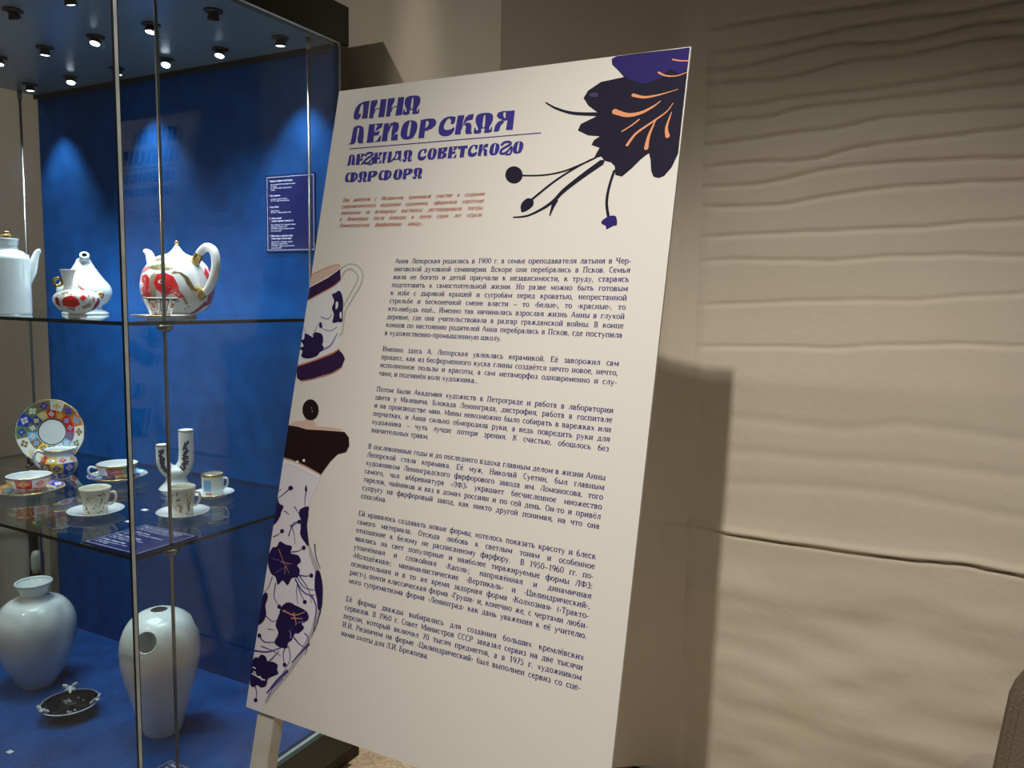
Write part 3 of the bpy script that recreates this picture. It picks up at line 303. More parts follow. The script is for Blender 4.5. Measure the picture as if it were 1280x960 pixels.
OB={"coffee_pot":[-1.5659,0.89,-0.046,[[33.7,0.0],[37.5,3.0],[37.2,103.0],[34.9,110.5],[27.3,118.8],[19.0,122.5],[18.2,128.5],[20.5,139.0]]],"squat":[-1.374,0.9,-0.046,[[14.5,0.0],[14.5,4.3],[13.0,5.8],[29.0,13.0],[37.6,26.0],[36.9,37.5],[26.0,46.1],[13.0,49.0]]],"neck":[-1.3995,0.905,-0.046,[[9.5,0.0],[8.0,14.5],[8.8,26.1],[13.1,41.3]]],"pear":[-1.5009,1.0,-0.046,[[41.6,0.0],[41.5,4.0],[31.1,11.2],[30.3,15.9],[43.1,27.0],[49.4,42.9],[46.2,57.1],[35.0,71.4],[23.8,87.1],[15.9,99.7],[11.1,109.1],[9.5,117.0]]],"teapot":[-1.3031,1.06,-0.046,[[32.7,0.0],[32.7,3.1],[31.1,4.7],[46.7,10.9],[60.6,26.4],[66.8,48.0],[66.7,69.6],[60.4,89.6],[47.9,106.4],[34.0,115.6],[21.6,118.6]]],"teapot_lid":[-1.3031,1.06,-0.046,[[21.6,0.0],[12.4,4.6],[6.2,11.5],[3.4,13.8],[2.3,15.3],[0.0,22.9]]],"cup1":[-1.1821,0.925,-0.046,[[15.2,0.0],[16.6,4.1],[28.9,34.3]]],"jug":[-1.7176,1.0679,-0.42,[[18.0,0.0],[18.9,3.7],[30.6,14.7],[36.8,29.3],[35.9,42.1],[28.7,53.0],[26.9,60.3],[30.5,67.6]]],"cupL":[-1.6383,0.9528,-0.42,[[19.9,0.0],[23.3,3.4],[33.2,13.6],[39.8,25.4],[43.1,35.5]]],"cupM":[-1.5974,1.1257,-0.42,[[19.7,0.0],[23.3,1.8],[34.1,11.0],[40.3,21.9],[43.0,34.7]]],"beak1":[-1.3807,0.9249,-0.42,[[20.5,0.0],[21.2,4.7],[23.4,26.3],[27.9,48.7]]],"beak2":[-1.2346,1.0023,-0.42,[[18.2,0.0],[18.2,4.7],[20.4,26.3],[23.7,54.1]]],"cupR":[-1.302,1.1324,-0.42,[[18.3,0.0],[20.6,3.4],[21.9,22.0],[22.2,45.7]]],"U":[-1.4271,1.1441,-0.42,[[34.6,0.0],[22.5,21.2],[22.4,52.8],[22.4,95.9],[22.3,125.3]]],"plate":[-1.883,1.1465,-0.42,[[81.8,0.0],[19.4,76.9]]],"vaseW":[-1.7823,1.0356,-0.9056,[[35.2,0.0],[38.9,5.8],[57.4,36.9],[75.7,81.3],[83.8,129.3],[79.0,165.6],[60.5,194.2],[36.7,204.7],[26.6,211.3],[28.4,220.8],[37.5,239.7],[38.4,244.4]]],"vaseH":[-1.3671,1.0449,-0.9056,[[35.0,0.0],[38.3,5.3],[48.2,38.6],[63.0,94.4],[74.3,143.0],[77.4,180.9],[72.4,211.7],[59.1,237.4],[39.4,252.7],[19.7,259.5]]],"bowl":[-1.5883,0.9874,-0.9056,[[24.1,0.0],[29.2,1.8],[44.7,9.1],[56.7,28.9]]]}
GROOVE=[[0,[[-0.431,0.539],[-0.295,0.544],[-0.155,0.541],[-0.052,0.541],[0.09,0.541]]],[0,[[-0.437,0.494],[-0.322,0.495],[-0.208,0.505],[-0.101,0.511],[0.011,0.508],[0.092,0.515]]],[0,[[-0.452,0.461],[-0.373,0.46],[-0.284,0.471],[-0.206,0.48],[-0.152,0.476],[-0.073,0.473],[0.013,0.484],[0.094,0.483]]],[0,[[-0.463,0.432],[-0.38,0.434],[-0.282,0.431],[-0.177,0.447],[-0.072,0.448],[0.014,0.458],[0.096,0.457]]],[0,[[-0.465,0.387],[-0.354,0.386],[-0.273,0.393],[-0.16,0.392],[-0.068,0.397],[0.018,0.404],[0.099,0.411]]],[0,[[-0.472,0.346],[-0.392,0.359],[-0.315,0.36],[-0.257,0.371],[-0.159,0.371],[-0.067,0.374],[0.02,0.377],[0.102,0.381]]],[0,[[-0.478,0.311],[-0.366,0.318],[-0.269,0.326],[-0.198,0.326],[-0.117,0.338],[-0.039,0.339],[0.105,0.339]]],[0,[[-0.481,0.263],[-0.349,0.275],[-0.237,0.272],[-0.154,0.288],[-0.062,0.295],[0.025,0.299],[0.107,0.306]]],[0,[[-0.485,0.232],[-0.362,0.23],[-0.272,0.24],[-0.193,0.253],[-0.059,0.257],[0.111,0.254]]],[0,[[-0.488,0.191],[-0.292,0.19],[-0.191,0.203],[-0.057,0.214],[0.114,0.216]]],[0,[[-0.492,0.127],[-0.319,0.135],[-0.187,0.137],[-0.052,0.14],[0.119,0.15]]],[0,[[-0.498,0.071],[-0.379,0.085],[-0.184,0.082],[-0.049,0.09],[0.123,0.088]]],[0,[[-0.499,-0.01],[-0.312,-0.0],[-0.179,0.007],[-0.044,0.01],[0.128,0.025]]],[0,[[-0.513,-0.094],[-0.277,-0.086],[-0.174,-0.083],[-0.038,-0.071],[0.134,-0.066]]],[1,[[-0.524,-0.303],[-0.273,-0.302],[-0.025,-0.293],[0.151,-0.295]]],[1,[[-0.521,-0.378],[-0.338,-0.369],[-0.095,-0.351],[0.157,-0.368]]],[1,[[-0.37,-0.233],[-0.148,-0.237],[-0.03,-0.22],[0.146,-0.231]]],[2,[[-0.542,-0.472],[-0.48,-0.466],[-0.342,-0.476],[-0.19,-0.475],[-0.028,-0.473],[0.029,-0.467],[0.077,-0.465],[0.164,-0.471]]]]


# ------------------------------------------------------------------ materials
def wall_mat(name, c1, c2):
    return mat(name, c1, rough=0.85, spec=0.25, col2=c2, vscale=2.3, bump=0.12, bscale=60)
M_WALL = wall_mat('beige_plaster', (0.69, 0.615, 0.485), (0.62, 0.55, 0.455))
M_FLOOR = mat('granite_floor', (0.85, 0.72, 0.54), rough=0.5, col2=(0.52, 0.40, 0.27), vscale=110)
M_BLUE = mat('blue_felt', (0.005, 0.078, 0.28), rough=0.85, spec=0.1, col2=(0.003, 0.050, 0.20), vscale=22, bump=0.10, bscale=260)
M_BLUEF = mat('blue_felt_floor', (0.012, 0.085, 0.32), rough=0.9, spec=0.1, col2=(0.006, 0.055, 0.23), vscale=14, bump=0.4, bscale=200)
M_CASE = mat('dark_housing', (0.016, 0.017, 0.013), rough=0.35)
M_CEIL = mat('case_ceiling', (0.15, 0.21, 0.27), rough=0.25, spec=0.6)
M_TRIM = mat('brown_trim', (0.018, 0.012, 0.009), rough=0.4)
M_STEEL = mat('rod_steel', (0.36, 0.34, 0.30), rough=0.28, metal=0.9)
M_ALU = mat('pane_edge', (0.85, 0.90, 0.88), rough=0.35, col2=(0.60, 0.66, 0.65), vscale=30)
M_SEAL = mat('black_seal', (0.008, 0.010, 0.014), rough=0.4)
M_GREENEDGE = mat('shelf_edge', (0.012, 0.020, 0.020), rough=0.2)
M_BASEEDGE = mat('base_glass_edge', (0.10, 0.26, 0.34), rough=0.3)
M_GLASS = glass_mat('pane_glass', (0.98, 0.99, 0.985), 0.72)
M_SHELF = glass_mat('shelf_glass', (0.90, 0.94, 0.935))
M_LENS = mat('lens', (0.9, 0.95, 1), emit=(0.80, 0.92, 1.0), es=9)
M_POR = mat('porcelain_white', (0.74, 0.76, 0.75), rough=0.12, coat=0.6)
M_PORB = mat('porcelain_cool', (0.62, 0.71, 0.73), rough=0.14, coat=0.6)
M_PORM = mat('porcelain_matt', (0.88, 0.88, 0.84), rough=0.22, coat=0.5)
M_CREAM = mat('porcelain_cream', (0.84, 0.80, 0.66), rough=0.15, coat=0.6)
M_GOLD = mat('gold_paint', (0.62, 0.42, 0.13), rough=0.25, metal=0.9)
M_RED = mat('red_enamel', (0.72, 0.02, 0.025), rough=0.15, coat=0.5)
M_WINE = mat('wine_enamel', (0.28, 0.015, 0.03), rough=0.15, coat=0.5)
M_BLACKP = mat('black_enamel', (0.004, 0.003, 0.006), rough=0.06, coat=0.3)
M_NAVY = mat('cobalt_paint', (0.015, 0.018, 0.07), rough=0.12, coat=0.5)
M_ROYAL = mat('royal_blue_paint', (0.02, 0.06, 0.42), rough=0.15, coat=0.5)
M_YEL = mat('yellow_enamel', (0.80, 0.55, 0.08), rough=0.15, coat=0.5)
M_ORG = mat('orange_enamel', (0.68, 0.20, 0.04), rough=0.15, coat=0.5)
M_VIOL = mat('violet_enamel', (0.28, 0.12, 0.30), rough=0.15, coat=0.5)
M_GRN = mat('green_enamel', (0.16, 0.22, 0.10), rough=0.2, coat=0.4)
M_SKY = mat('sky_enamel', (0.20, 0.45, 0.72), rough=0.15, coat=0.5)
M_BRN = mat('brown_enamel', (0.30, 0.15, 0.07), rough=0.2, coat=0.4)
M_WOOD = mat('dark_carved_wood', (0.05, 0.02, 0.012), rough=0.4)
M_EASEL = mat('pale_wood', (0.72, 0.70, 0.62), rough=0.6, col2=(0.60, 0.58, 0.50), vscale=25)
M_BOARD = mat('board_white', (0.80, 0.765, 0.70), rough=0.5, spec=0.3)
M_LABEL = mat('label_blue', (0.010, 0.016, 0.12), rough=0.4)
M_LWHITE = mat('label_white', (0.62, 0.64, 0.80), rough=0.5)
M_TAGW = mat('tag_white', (0.85, 0.85, 0.85), rough=0.5)
M_STANDIN = mat('taupe_standin', (0.17, 0.135, 0.09), rough=0.9, bump=0.3, bscale=300)  # taupe of the added stand-in for a dark shadow-like shape
M_GAP = mat('shadow_gap_black', (0.01, 0.009, 0.008), rough=0.8)
M_SILL = mat('pale_bead', (0.60, 0.59, 0.50), rough=0.6)

# ------------------------------------------------------------------ floor and walls
CX, CY = -0.4375, 1.624           # inner corner of the relief wall
AX, AY = -0.776, 1.385            # end of the flat wall behind the case
o = box('floor', -4.2, 2.6, -2.6, 2.2, FLOOR - 0.05, FLOOR, M_FLOOR); tag(o, kind='structure')

def sstep(a, b, x):
    if a > b: return 1 - sstep(b, a, x)
    t = min(1, max(0, (x - a) / (b - a))); return t * t * (3 - 2 * t)
from mathutils import noise
def interp(pts, x):
    if x <= pts[0][0]: return pts[0][1] + (x - pts[0][0]) * 0.02
    for a, b in zip(pts[:-1], pts[1:]):
        if a[0] <= x <= b[0]:
            t = (x - a[0]) / (b[0] - a[0]); return a[1] + (b[1] - a[1]) * t
    return pts[-1][1] + (x - pts[-1][0]) * 0.02
GR = [(k, catmull([tuple(q) for q in p], 8)) for k, p in GROOVE]
extra = []
for i in range(9):      # layers go on above the frame
    z0 = 0.70 + i * 0.052; extra.append((0, [(-0.44, z0 - 0.01), (-0.2, z0 + 0.006 * (i % 3)), (0.1, z0), (0.6, z0 + 0.01)]))
def relief(x, z):
    d = 0.0; LG = 0.35 + 0.65 * sstep(-0.42, -0.30, x)
    for k, p in GR + extra:
        g = interp(p, x) + 0.0025 * noise.noise(Vector((x * 14, z * 2, k)))
        t = z - g
        fade = sstep(CX - 0.02, CX + 0.045, x); GA = 0.28 + 0.55 * sstep(0.0, 0.35, g)
        if k == 0: d += fade * GA * (0.0105 * math.exp(-(t / 0.0036) ** 2) + 0.003 * math.exp(-max(t, 0) / 0.02) * (1 if t > 0 else math.exp(-(t / 0.004) ** 2)))
        elif k == 1: d += fade * 0.0022 * math.exp(-(t / 0.012) ** 2)
        else:
            d += LG * 0.010 * math.exp(-((t + 0.001) / 0.0026) ** 2) - 0.008 * math.exp(-((t - 0.007) / 0.006) ** 2) + 0.004 * sstep(0.0, 0.05, t)
    if z < -0.40:
        d += sstep(-0.46, -0.62, z) * 0.016 * (noise.noise(Vector((x * 3.0 + 5, z * 9, 0.3)))) + sstep(-0.46, -0.62, z) * 0.006 * noise.noise(Vector((x * 9 + 5, z * 22, 0.3)))
    d += 0.004 * noise.noise(Vector((x * 2.5, z * 7, 2.7)))
    return d
def zlist():
    z = FLOOR + 0.02; out = []
    while z < 0.74: out.append(z); z += 0.0042
    while z < 1.7: out.append(z); z += 0.02
    return out
ZL = zlist()
XS = []
x = CX
while x < 0.75: XS.append(x); x += 0.011
while x < 2.6: XS.append(x); x += 0.06
XS.append(2.6)
vs, fs = [], []
for z in ZL:
    for x in XS: vs.append((x, CY + relief(x, z) * sstep(CX - .001, CX + .01, x), z))
n = len(XS)
for j in range(len(ZL) - 1):
    for i in range(n - 1): fs.append((j * n + i, j * n + i + 1, (j + 1) * n + i + 1, (j + 1) * n + i))
w = mesh_obj('wall_right', vs, fs, M_WALL, smooth=True); tag(w, kind='structure')
# the curved plaster return between the relief wall and the flat wall
vs, fs = [], []
CV = catmull([(CX, CY), (-0.475, 1.616), (-0.510, 1.600), (-0.60, 1.530), (-0.69, 1.455), (AX, AY)], 9); n = len(CV)
lz = interp(GR[-1][1], CX) - 0.002
for z in ZL:
    for i, (cx_, cy_) in enumerate(CV):
        t = i / (n - 1); d = 0.003 * noise.noise(Vector((t * 3, z * 5, 9))) * math.sin(PI * t) if 0 < i < n - 1 else 0
        q = z - lz - 0.012 * t
        if 0 < i < n - 1: d += 0.006 * math.exp(-(q / 0.0035) ** 2) * max(0, 1 - 1.6 * t)
        vs.append((cx_ - d * 0.4, cy_ + d, z))
for j in range(len(ZL) - 1):
    for i in range(n - 1): fs.append((j * n + i, (j + 1) * n + i, (j + 1) * n + i + 1, j * n + i + 1))
w = mesh_obj('wall_corner', vs, fs, M_WALL, smooth=True); tag(w, kind='structure')
M_WALLB = mat('smooth_plaster', (0.69, 0.615, 0.485), rough=0.85, spec=0.2, col2=(0.64, 0.565, 0.45), vscale=2.3)
w = box('wall_back', -4.2, AX, AY, AY + 0.12, FLOOR, 1.7, M_WALLB, bev=0); tag(w, kind='structure')
w = box('wall_left', -4.32, -4.2, -2.6, AY + 0.12, FLOOR, 1.7, M_WALL); tag(w, kind='structure')
# pale bead and shadow gap at the foot of the relief wall
o = box('baseboard_right', CX - 0.16, 2.6, CY - 0.014, CY + 0.03, FLOOR + 0.006, FLOOR + 0.020, M_SILL, bev=0.003); tag(o, kind='structure')
o = box('trim_1', CX - 0.16, 2.6, CY - 0.010, CY + 0.03, FLOOR, FLOOR + 0.006, M_GAP); tag(o, kind='structure')
# door frame and drapery beyond the left pane
o = box('trim_2', -2.345, -2.325, AY - 0.03, AY, FLOOR, -0.60, M_CASE); tag(o, kind='structure')
o = box('trim_3', -2.275, -2.245, AY - 0.03, AY, FLOOR, -0.60, mat('grey_frame', (0.42, 0.41, 0.35), rough=0.6), bev=0.003); tag(o, kind='structure')
o = box('trim_4', -2.325, -2.275, AY - 0.015, AY, FLOOR, -0.60, mat('grey_panel', (0.30, 0.29, 0.25), rough=0.7)); tag(o, kind='structure')
h = thing('door_pull', 'small white rounded door pull on the grey frame behind the case', 'handle', (-2.30, AY - 0.015, -0.80))
hp = lathe('knob', [(0, -0.035), (0.011, -0.030), (0.0145, -0.015), (0.0145, 0.02), (0.010, 0.034), (0, 0.038)], mat('pull_white', (0.66, 0.67, 0.62), rough=0.3), h, seg=20)
hp.location = (0, -0.022, 0)
box('back_plate', -0.012, 0.012, -0.010, 0.0, -0.03, 0.03, M_STEEL, h, bev=0.002)
# pale cloth hanging on the wall at far left
vs, fs = [], []; nx, nz = 60, 40
for j in range(nz):
    for i in range(nx):
        u = i / (nx - 1); v = j / (nz - 1)
        x = -3.3 + u * 0.93; z = FLOOR + 0.005 + v * 0.50
        y = AY - 0.035 - 0.012 * math.sin(u * 22 + 2.5 * v) - 0.012 * math.exp(-((v - 0.42 - 0.22 * u) / 0.03) ** 2) - 0.006 * math.sin(u * 41 + v * 3)
        vs.append((x, y, z))
for j in range(nz - 1):
    for i in range(nx - 1): fs.append((j * nx + i, j * nx + i + 1, (j + 1) * nx + i + 1, (j + 1) * nx + i))
c = mesh_obj('wall_cloth', vs, fs, mat('grey_cloth', (0.52, 0.52, 0.47), rough=0.9), smooth=True)
sm = c.modifiers.new('thick', 'SOLIDIFY'); sm.thickness = 0.004
tag(c, 'pale grey draped cloth against the wall, seen through the left end of the glass case', 'cloth')

# ------------------------------------------------------------------ room spotlights, some added as fill (with their housings, above the frame)
POSW = ['nearest the board, above the viewer', 'added as fill far to the right of the board', 'in front of the glass case', 'added as fill beyond the left end of the glass case', 'added as fill above the gap behind the board']
for i, (p, tg, pw, cone, bl, rd, cl) in enumerate(ROOM_LIGHTS):
    t = thing('ceiling_spotlight', 'black ceiling spotlight ' + POSW[i] + ', aimed at the wall', 'spotlight', p)
    d = (Vector(tg) - Vector(p)).normalized(); q = d.to_track_quat('-Z', 'Y')
    can = lathe('housing', [(0, 0.13), (0.045, 0.13), (0.05, 0.12), (0.05, 0.02), (0.047, 0.02), (0.047, 0.10), (0, 0.10)], M_CASE, t, seg=24)
    can.rotation_euler = q.to_euler()
    tube('stem', [(0, 0, 0.12), (0, 0, 0.5)], 0.008, M_CASE, t, sub=0)
    ld = bpy.data.lights.new('lamp', 'SPOT'); ld.energy = pw; ld.spot_size = math.radians(cone); ld.spot_blend = bl; ld.shadow_soft_size = rd; ld.color = cl
    lo = bpy.data.objects.new('lamp', ld); COL.objects.link(lo); lo.parent = t; lo.rotation_euler = q.to_euler()
    lo.location = d * 0.0

# ------------------------------------------------------------------ display case
X0, X1, Y0, Y1 = -2.076, -1.084, 0.789, 1.272
ZC, ZF = 0.4945, -0.9056
case = thing('display_case', 'tall glass display case with dark top and base, blue back panel and blue floor', 'display case', (-1.58, 1.04, FLOOR))
def cb(name, *a, **k):
    o = box(name, *a, **k); o.parent = case; o.matrix_parent_inverse = Matrix.Translation((1.58, -1.04, -FLOOR)); return o
def adopt(o, root):
    o.parent = root; o.matrix_parent_inverse = Matrix.Translation(root.location).inverted(); return o
cb('top_housing', X0 - 0.008, X1 - 0.008 + 0.006, Y0 - 0.01, 1.311, 0.501, 0.577, M_CASE, bev=0.001)
cb('ceiling_panel', X0 + 0.004, X1 - 0.010, Y0 + 0.010, Y1, ZC, 0.5008, M_CEIL)
cb('ceiling_trim', X0 + 0.004, X1 - 0.012, Y1 - 0.010, Y1 - 0.001, ZC - 0.010, ZC - 0.0005, M_CASE)
cb('back_panel', X0 + 0.006, X1 - 0.005, Y1, 1.285, ZF - 0.02, ZC - 0.001, M_BLUE)
cb('rear_frame', X1 - 0.016, X1 - 0.004, 1.286, 1.311, -0.905, 0.500, mat('olive_frame', (0.09, 0.075, 0.045), rough=0.5), bev=0.001)
cb('floor_panel', X0 + 0.010, X1 - 0.010, Y0 + 0.010, Y1 - 0.0005, ZF - 0.006, ZF, M_BLUEF)
cb('base_housing', X0 - 0.006, X1 - 0.001, Y0 - 0.006, 1.311, -0.998, ZF - 0.017, mat('base_olive', (0.022, 0.022, 0.015), rough=0.35), bev=0.001)
cb('base_edge_strip', X0 - 0.004, X1 - 0.0005, Y0 - 0.004, 1.300, ZF - 0.0165, ZF - 0.0065, M_BASEEDGE)
cb('plinth', X0 + 0.02, X1 - 0.014, Y0 + 0.02, 1.350, FLOOR, -0.9985, mat('plinth_brown', (0.030, 0.018, 0.010), rough=0.6))
GP = [M_GLASS, M_ALU]
def pane(name, x0, x1, y0, y1, z0, z1, edge_axes, mats):
    o = box(name, x0, x1, y0, y1, z0, z1, mats[0]); o.data.materials.append(mats[1])
    for p in o.data.polygons:
        k = max(range(3), key=lambda i: abs(p.normal[i]))
        if k in edge_axes: p.material_index = 1
    return adopt(o, case)
pane('right_pane', -1.092, -1.084, Y0, Y1 - 0.001 + 0.012, ZF - 0.006, 0.500, (1, 2), GP)
pane('left_pane', -2.076, -2.068, Y0, Y1 + 0.011, ZF - 0.006, 0.500, (1, 2), GP)
pane('front_pane', -2.067, -1.0975, Y0 + 0.0005, Y0 + 0.0075, ZF - 0.005, 0.4940, (0, 2), [M_GLASS, M_SEAL])
cb('corner_seal', -1.0970, -1.0925, Y0, Y0 + 0.008, ZF - 0.005, 0.4940, M_SEAL)
for zt, nm in ((-0.046, 1), (-0.420, 2)):
    s = pane('shelf', -2.062, -1.0985, 0.800, Y1 - 0.001, zt - 0.006, zt, (0, 1), [M_SHELF, M_GREENEDGE])
    for rx in (-1.107, -2.050):
        for ry in (0.873, 1.215):
            cl = lathe('shelf_clamp', [(0, -0.011), (0.0065, -0.011), (0.0075, -0.009), (0.0115, -0.008), (0.0125, -0.006), (0.0125, -0.002), (0.011, 0.0), (0, 0.0)], M_STEEL, s, seg=18)
            cl.location = (rx, ry, zt - 0.0065)
            cl.matrix_parent_inverse = s.matrix_parent_inverse.copy() if False else Matrix.Identity(4)
for rx in (-1.107, -2.050):
    for ry in (0.873, 1.215):
        rod = tube('support_rod', [(0, 0, ZF), (0, 0, ZC)], 0.0030, M_STEEL, None, seg=12, sub=0); rod.location = (rx, ry, 0); adopt(rod, case)
        rc = tube('rod_cap', [(0, 0, ZC - 0.022), (0, 0, ZC - 0.0003)], 0.0052, M_STEEL, rod, seg=14, sub=0)

# recessed spotlights
ORD = ['leftmost', 'second from the left', 'third from the left', 'third from the right', 'second from the right', 'rightmost']
ROWN = {0.875: 'front row', 1.032: 'middle row', 1.193: 'rear row'}
SX = [-1.970, -1.810, -1.647, -1.484, -1.322, -1.158]
AIM = {  # (row, col): tilt vector of the beam
 (2, 0): (0.0, 0.10), (2, 1): (0.30, -0.25), (2, 2): (0.12, 0.16), (2, 3): (0.35, -0.40), (2, 4): (0.12, -0.30), (2, 5): (-0.05, 0.10),
 (1, 0): (0.1, 0.2), (1, 1): (0.15, -0.1), (1, 2): (-0.1, 0.05), (1, 3): (0.15, -0.30), (1, 4): (0.05, -0.2), (1, 5): (-0.35, 0.35),
 (0, 0): (0.2, 0.3), (0, 1): (0.1, 0.35), (0, 2): (0.0, 0.35), (0, 3): (-0.15, 0.45), (0, 4): (-0.1, 0.3), (0, 5): (-0.3, 0.35)}
for ri, yy in enumerate((0.875, 1.032, 1.193)):
    for ci, xx in enumerate(SX):
        t = thing('case_spotlight', 'small dark recessed spotlight in the case ceiling, %s, %s' % (ROWN[yy], ORD[ci]), 'spotlight', (xx, yy, ZC), group='spotlights in the case ceiling')
        lathe('trim_ring', [(0.012, -0.0006), (0.0165, -0.0006), (0.017, -0.002), (0.0155, -0.0035), (0.010, -0.004), (0.008, -0.0025)], M_TRIM, t, seg=28)
        ax, ay = AIM[(ri, ci)]; d = Vector((ax, ay, -1)).normalized(); q = d.to_track_quat('-Z', 'Y')
        hd = lathe('lamp_head', [(0.006, 0.013), (0.0075, 0.010), (0.0075, 0.0), (0.0105, -0.0065), (0.0105, -0.010), (0.0095, -0.010), (0.0088, -0.0075), (0, -0.0075)], M_TRIM, t, seg=24)
        hd.location = (0, 0, -0.006); hd.rotation_euler = q.to_euler()
        ln = lathe('lens', [(0, -0.0098), (0.005, -0.0102), (0.0088, -0.0092), (0.0086, -0.008)], M_LENS, hd, seg=20)
        ld = bpy.data.lights.new('lamp', 'SPOT'); ld.energy = CASE_W; ld.spot_size = math.radians(72); ld.spot_blend = 0.85; ld.shadow_soft_size = 0.006; ld.color = (0.80, 0.92, 1.0)
        lo = bpy.data.objects.new('lamp', ld); COL.objects.link(lo); lo.parent = t; lo.rotation_euler = q.to_euler(); lo.location = Vector((0, 0, -0.006)) + d * 0.0125

# ------------------------------------------------------------------ blue labels inside the case
WL = [(3, 4, 6.0, 1, '1. Предметы из сервиза «Русский сувенир»'), (8, 11, 4.6, 0, 'Форма «Апельсиновая» 1956 г., автор формы А. Лепорская'), (8, 15, 4.6, 0, 'А.А. Лепорская'),
      (8, 19, 4.6, 0, 'ЛФЗ, 1960–1970 г. Фарфор, надглазурная роспись'), (8, 23, 4.6, 0, 'золочение'), (3, 36, 6.0, 1, '2. Ваза «Кувшинчик»'), (8, 43, 4.6, 0, 'Автор формы и росписи А. Лепорская'),
      (8, 47, 4.6, 0, 'ЛФЗ, 1960 г. Фарфор, подглазурная роспись'), (3, 61, 6.0, 1, '3. Сосуд «Птичка»'), (8, 69, 4.6, 0, 'Автор А. Лепорская'), (8, 73, 4.6, 0, 'ЛФЗ, 1960-е г. г. Фарфор, подглазурное крытьё'),
      (1, 86, 6.0, 1, '4, 5. Чайник доливной'), (8, 92, 6.0, 1, 'с крышкой заварочный «Заповедный лес»'), (8, 100, 4.6, 0, 'Форма «Новгородская» 1956 г., автор формы А. Лепорская'),
      (8, 104.5, 4.6, 0, 'Автор росписи А. Воробьевский 1956 г.'), (8, 109, 4.6, 0, 'ЛФЗ, 1960–1990 г. Фарфор, надглазурная полихромная'), (8, 113.5, 4.6, 0, 'роспись, цветное крытьё'),
      (3, 125, 6.0, 1, '6. Чайная чашка из подарочного сервиза'), (8, 131, 6.0, 1, '«Русский сувенир», «Русский хоровод»'), (8, 138, 4.6, 0, 'Форма чайная 1956 г., автор формы А. Лепорская'),
      (8, 142.5, 4.6, 0, 'Автор росписи А. Воробьевский 1960 г.'), (8, 147, 4.6, 0, 'ЛФЗ, 1960–1990 г. Фарфор, надглазурная полихромная'), (8, 151.5, 4.6, 0, 'роспись, цветное крытьё')]
def label_card(name, label, loc, rot, w, h, lines, hl):
    t = thing(name, label, 'label', loc); t.rotation_euler = rot
    box('card', 0, w, -0.0020, 0.0, -h, 0, M_LABEL, t)
    e, b = 0.0035, 0.0012
    vs = []; fs = []
    for (a0, a1, b0, b1) in ((e, w - e, -e, -e - b), (e, w - e, -h + e + b, -h + e), (e, e + b, -e - b, -h + e + b), (w - e - b, w - e, -e - b, -h + e + b)):
        k = len(vs); vs += [(a0, -0.0022, b0), (a1, -0.0022, b0), (a1, -0.0022, b1), (a0, -0.0022, b1)]; fs.append((k, k + 1, k + 2, k + 3))
    mesh_obj('border', vs, fs, M_LWHITE, t)
    tm = TextMesh()
    sc = (h - 0.014) / hl
    for x, y, em, bold, s in lines:
        wid = sum(adv(c) for c in s) * em * 0.55 * sc * 1.05
        k = min(1.0, (w - 0.020 - x * sc) / (sum(adv(c) for c in s) * em * sc * 0.62))
        tm.line(s, 0.008 + x * sc * 0.8, -(0.010 + y * sc), em * sc, wv=0.15 if bold else 0.11, wh=0.10 if bold else 0.08, serif=False, xs=0.58 * k)
    tm.build('lettering', M_LWHITE, t, tf=lambda a, b, z: (a, -0.0022, b))
    return t
label_card('wall_label', 'blue text label with a thin white border on the blue back panel', (-1.279, Y1 - 0.0003, 0.250), (0, 0, 0), 0.137, 0.160, WL, 155)
SL = [(2, 4, 8, 1, '7. Предметы из чайного сервиза «Красный конь»'), (6, 12, 6, 0, 'Форма «Тюльпан», автор формы А. Лепорская, роспись 1960-е'), (6, 19, 6, 0, 'ЛФЗ, 1960–1970 г. Фарфор, надглазурная роспись, золочение'),
      (2, 32, 8, 1, '8. Ваза двойная «Веточка»'), (6, 40, 6, 0, 'Автор формы А. Лепорская, фарфор, подглазурная роспись'), (6, 47, 6, 0, 'роспись кобальтом'), (2, 60, 8, 1, '9. Чашка с блюдцем «Кружево»'),
      (6, 68, 6, 0, 'Форма «Молодёжная», автор формы А. Лепорская'), (6, 75, 6, 0, 'ЛФЗ, 1960-е г. Фарфор, деколь, золочение'), (2, 88, 8, 1, '10. Чашка с блюдцем «Север»'), (6, 96, 6, 0, 'Форма «Вертикаль», автор формы А. Лепорская'), (6, 103, 6, 0, 'ЛФЗ, 1970 г. Фарфор')]
label_card('shelf_label', 'blue text label lying flat on the front corner of the lower glass shelf', (-1.240, 0.925, -0.4197), (-PI / 2, 0, 0), 0.136, 0.120, SL, 112)
label_card('floor_label', 'blue text label lying flat on the blue case floor by the front corner', (-1.261, 0.979, ZF + 0.0003), (-PI / 2, 0, 0), 0.150, 0.150, SL, 112)
for i, (x, y, z, lb) in enumerate([(-1.50, 0.862, -0.0458, 'tiny white number tag on the upper shelf beside the tall coffee pot'), (-1.27, 0.845, -0.0458, 'tiny white number tag on the upper shelf left of the octagonal cup'),
                     (-1.330, 0.992, -0.4198, 'tiny white number tag on the lower shelf by the twin-tube vase'), (-1.286, 0.925, -0.4198, 'tiny white number tag on the lower shelf between the two tapered beakers'),
                     (-1.555, 0.842, ZF + 0.0002, 'tiny white number tag on the blue case floor in front of the bowl'), (-1.76, 0.86, ZF + 0.0002, 'tiny white number tag on the blue case floor in front of the tall-necked vase')]):
    o = box('number_tag', x - 0.0065, x + 0.0065, y - 0.0045, y + 0.0045, z, z + 0.0007, M_TAGW); o.rotation_euler = (0, 0, 0); tag(o, lb, 'tag', 'number tags')

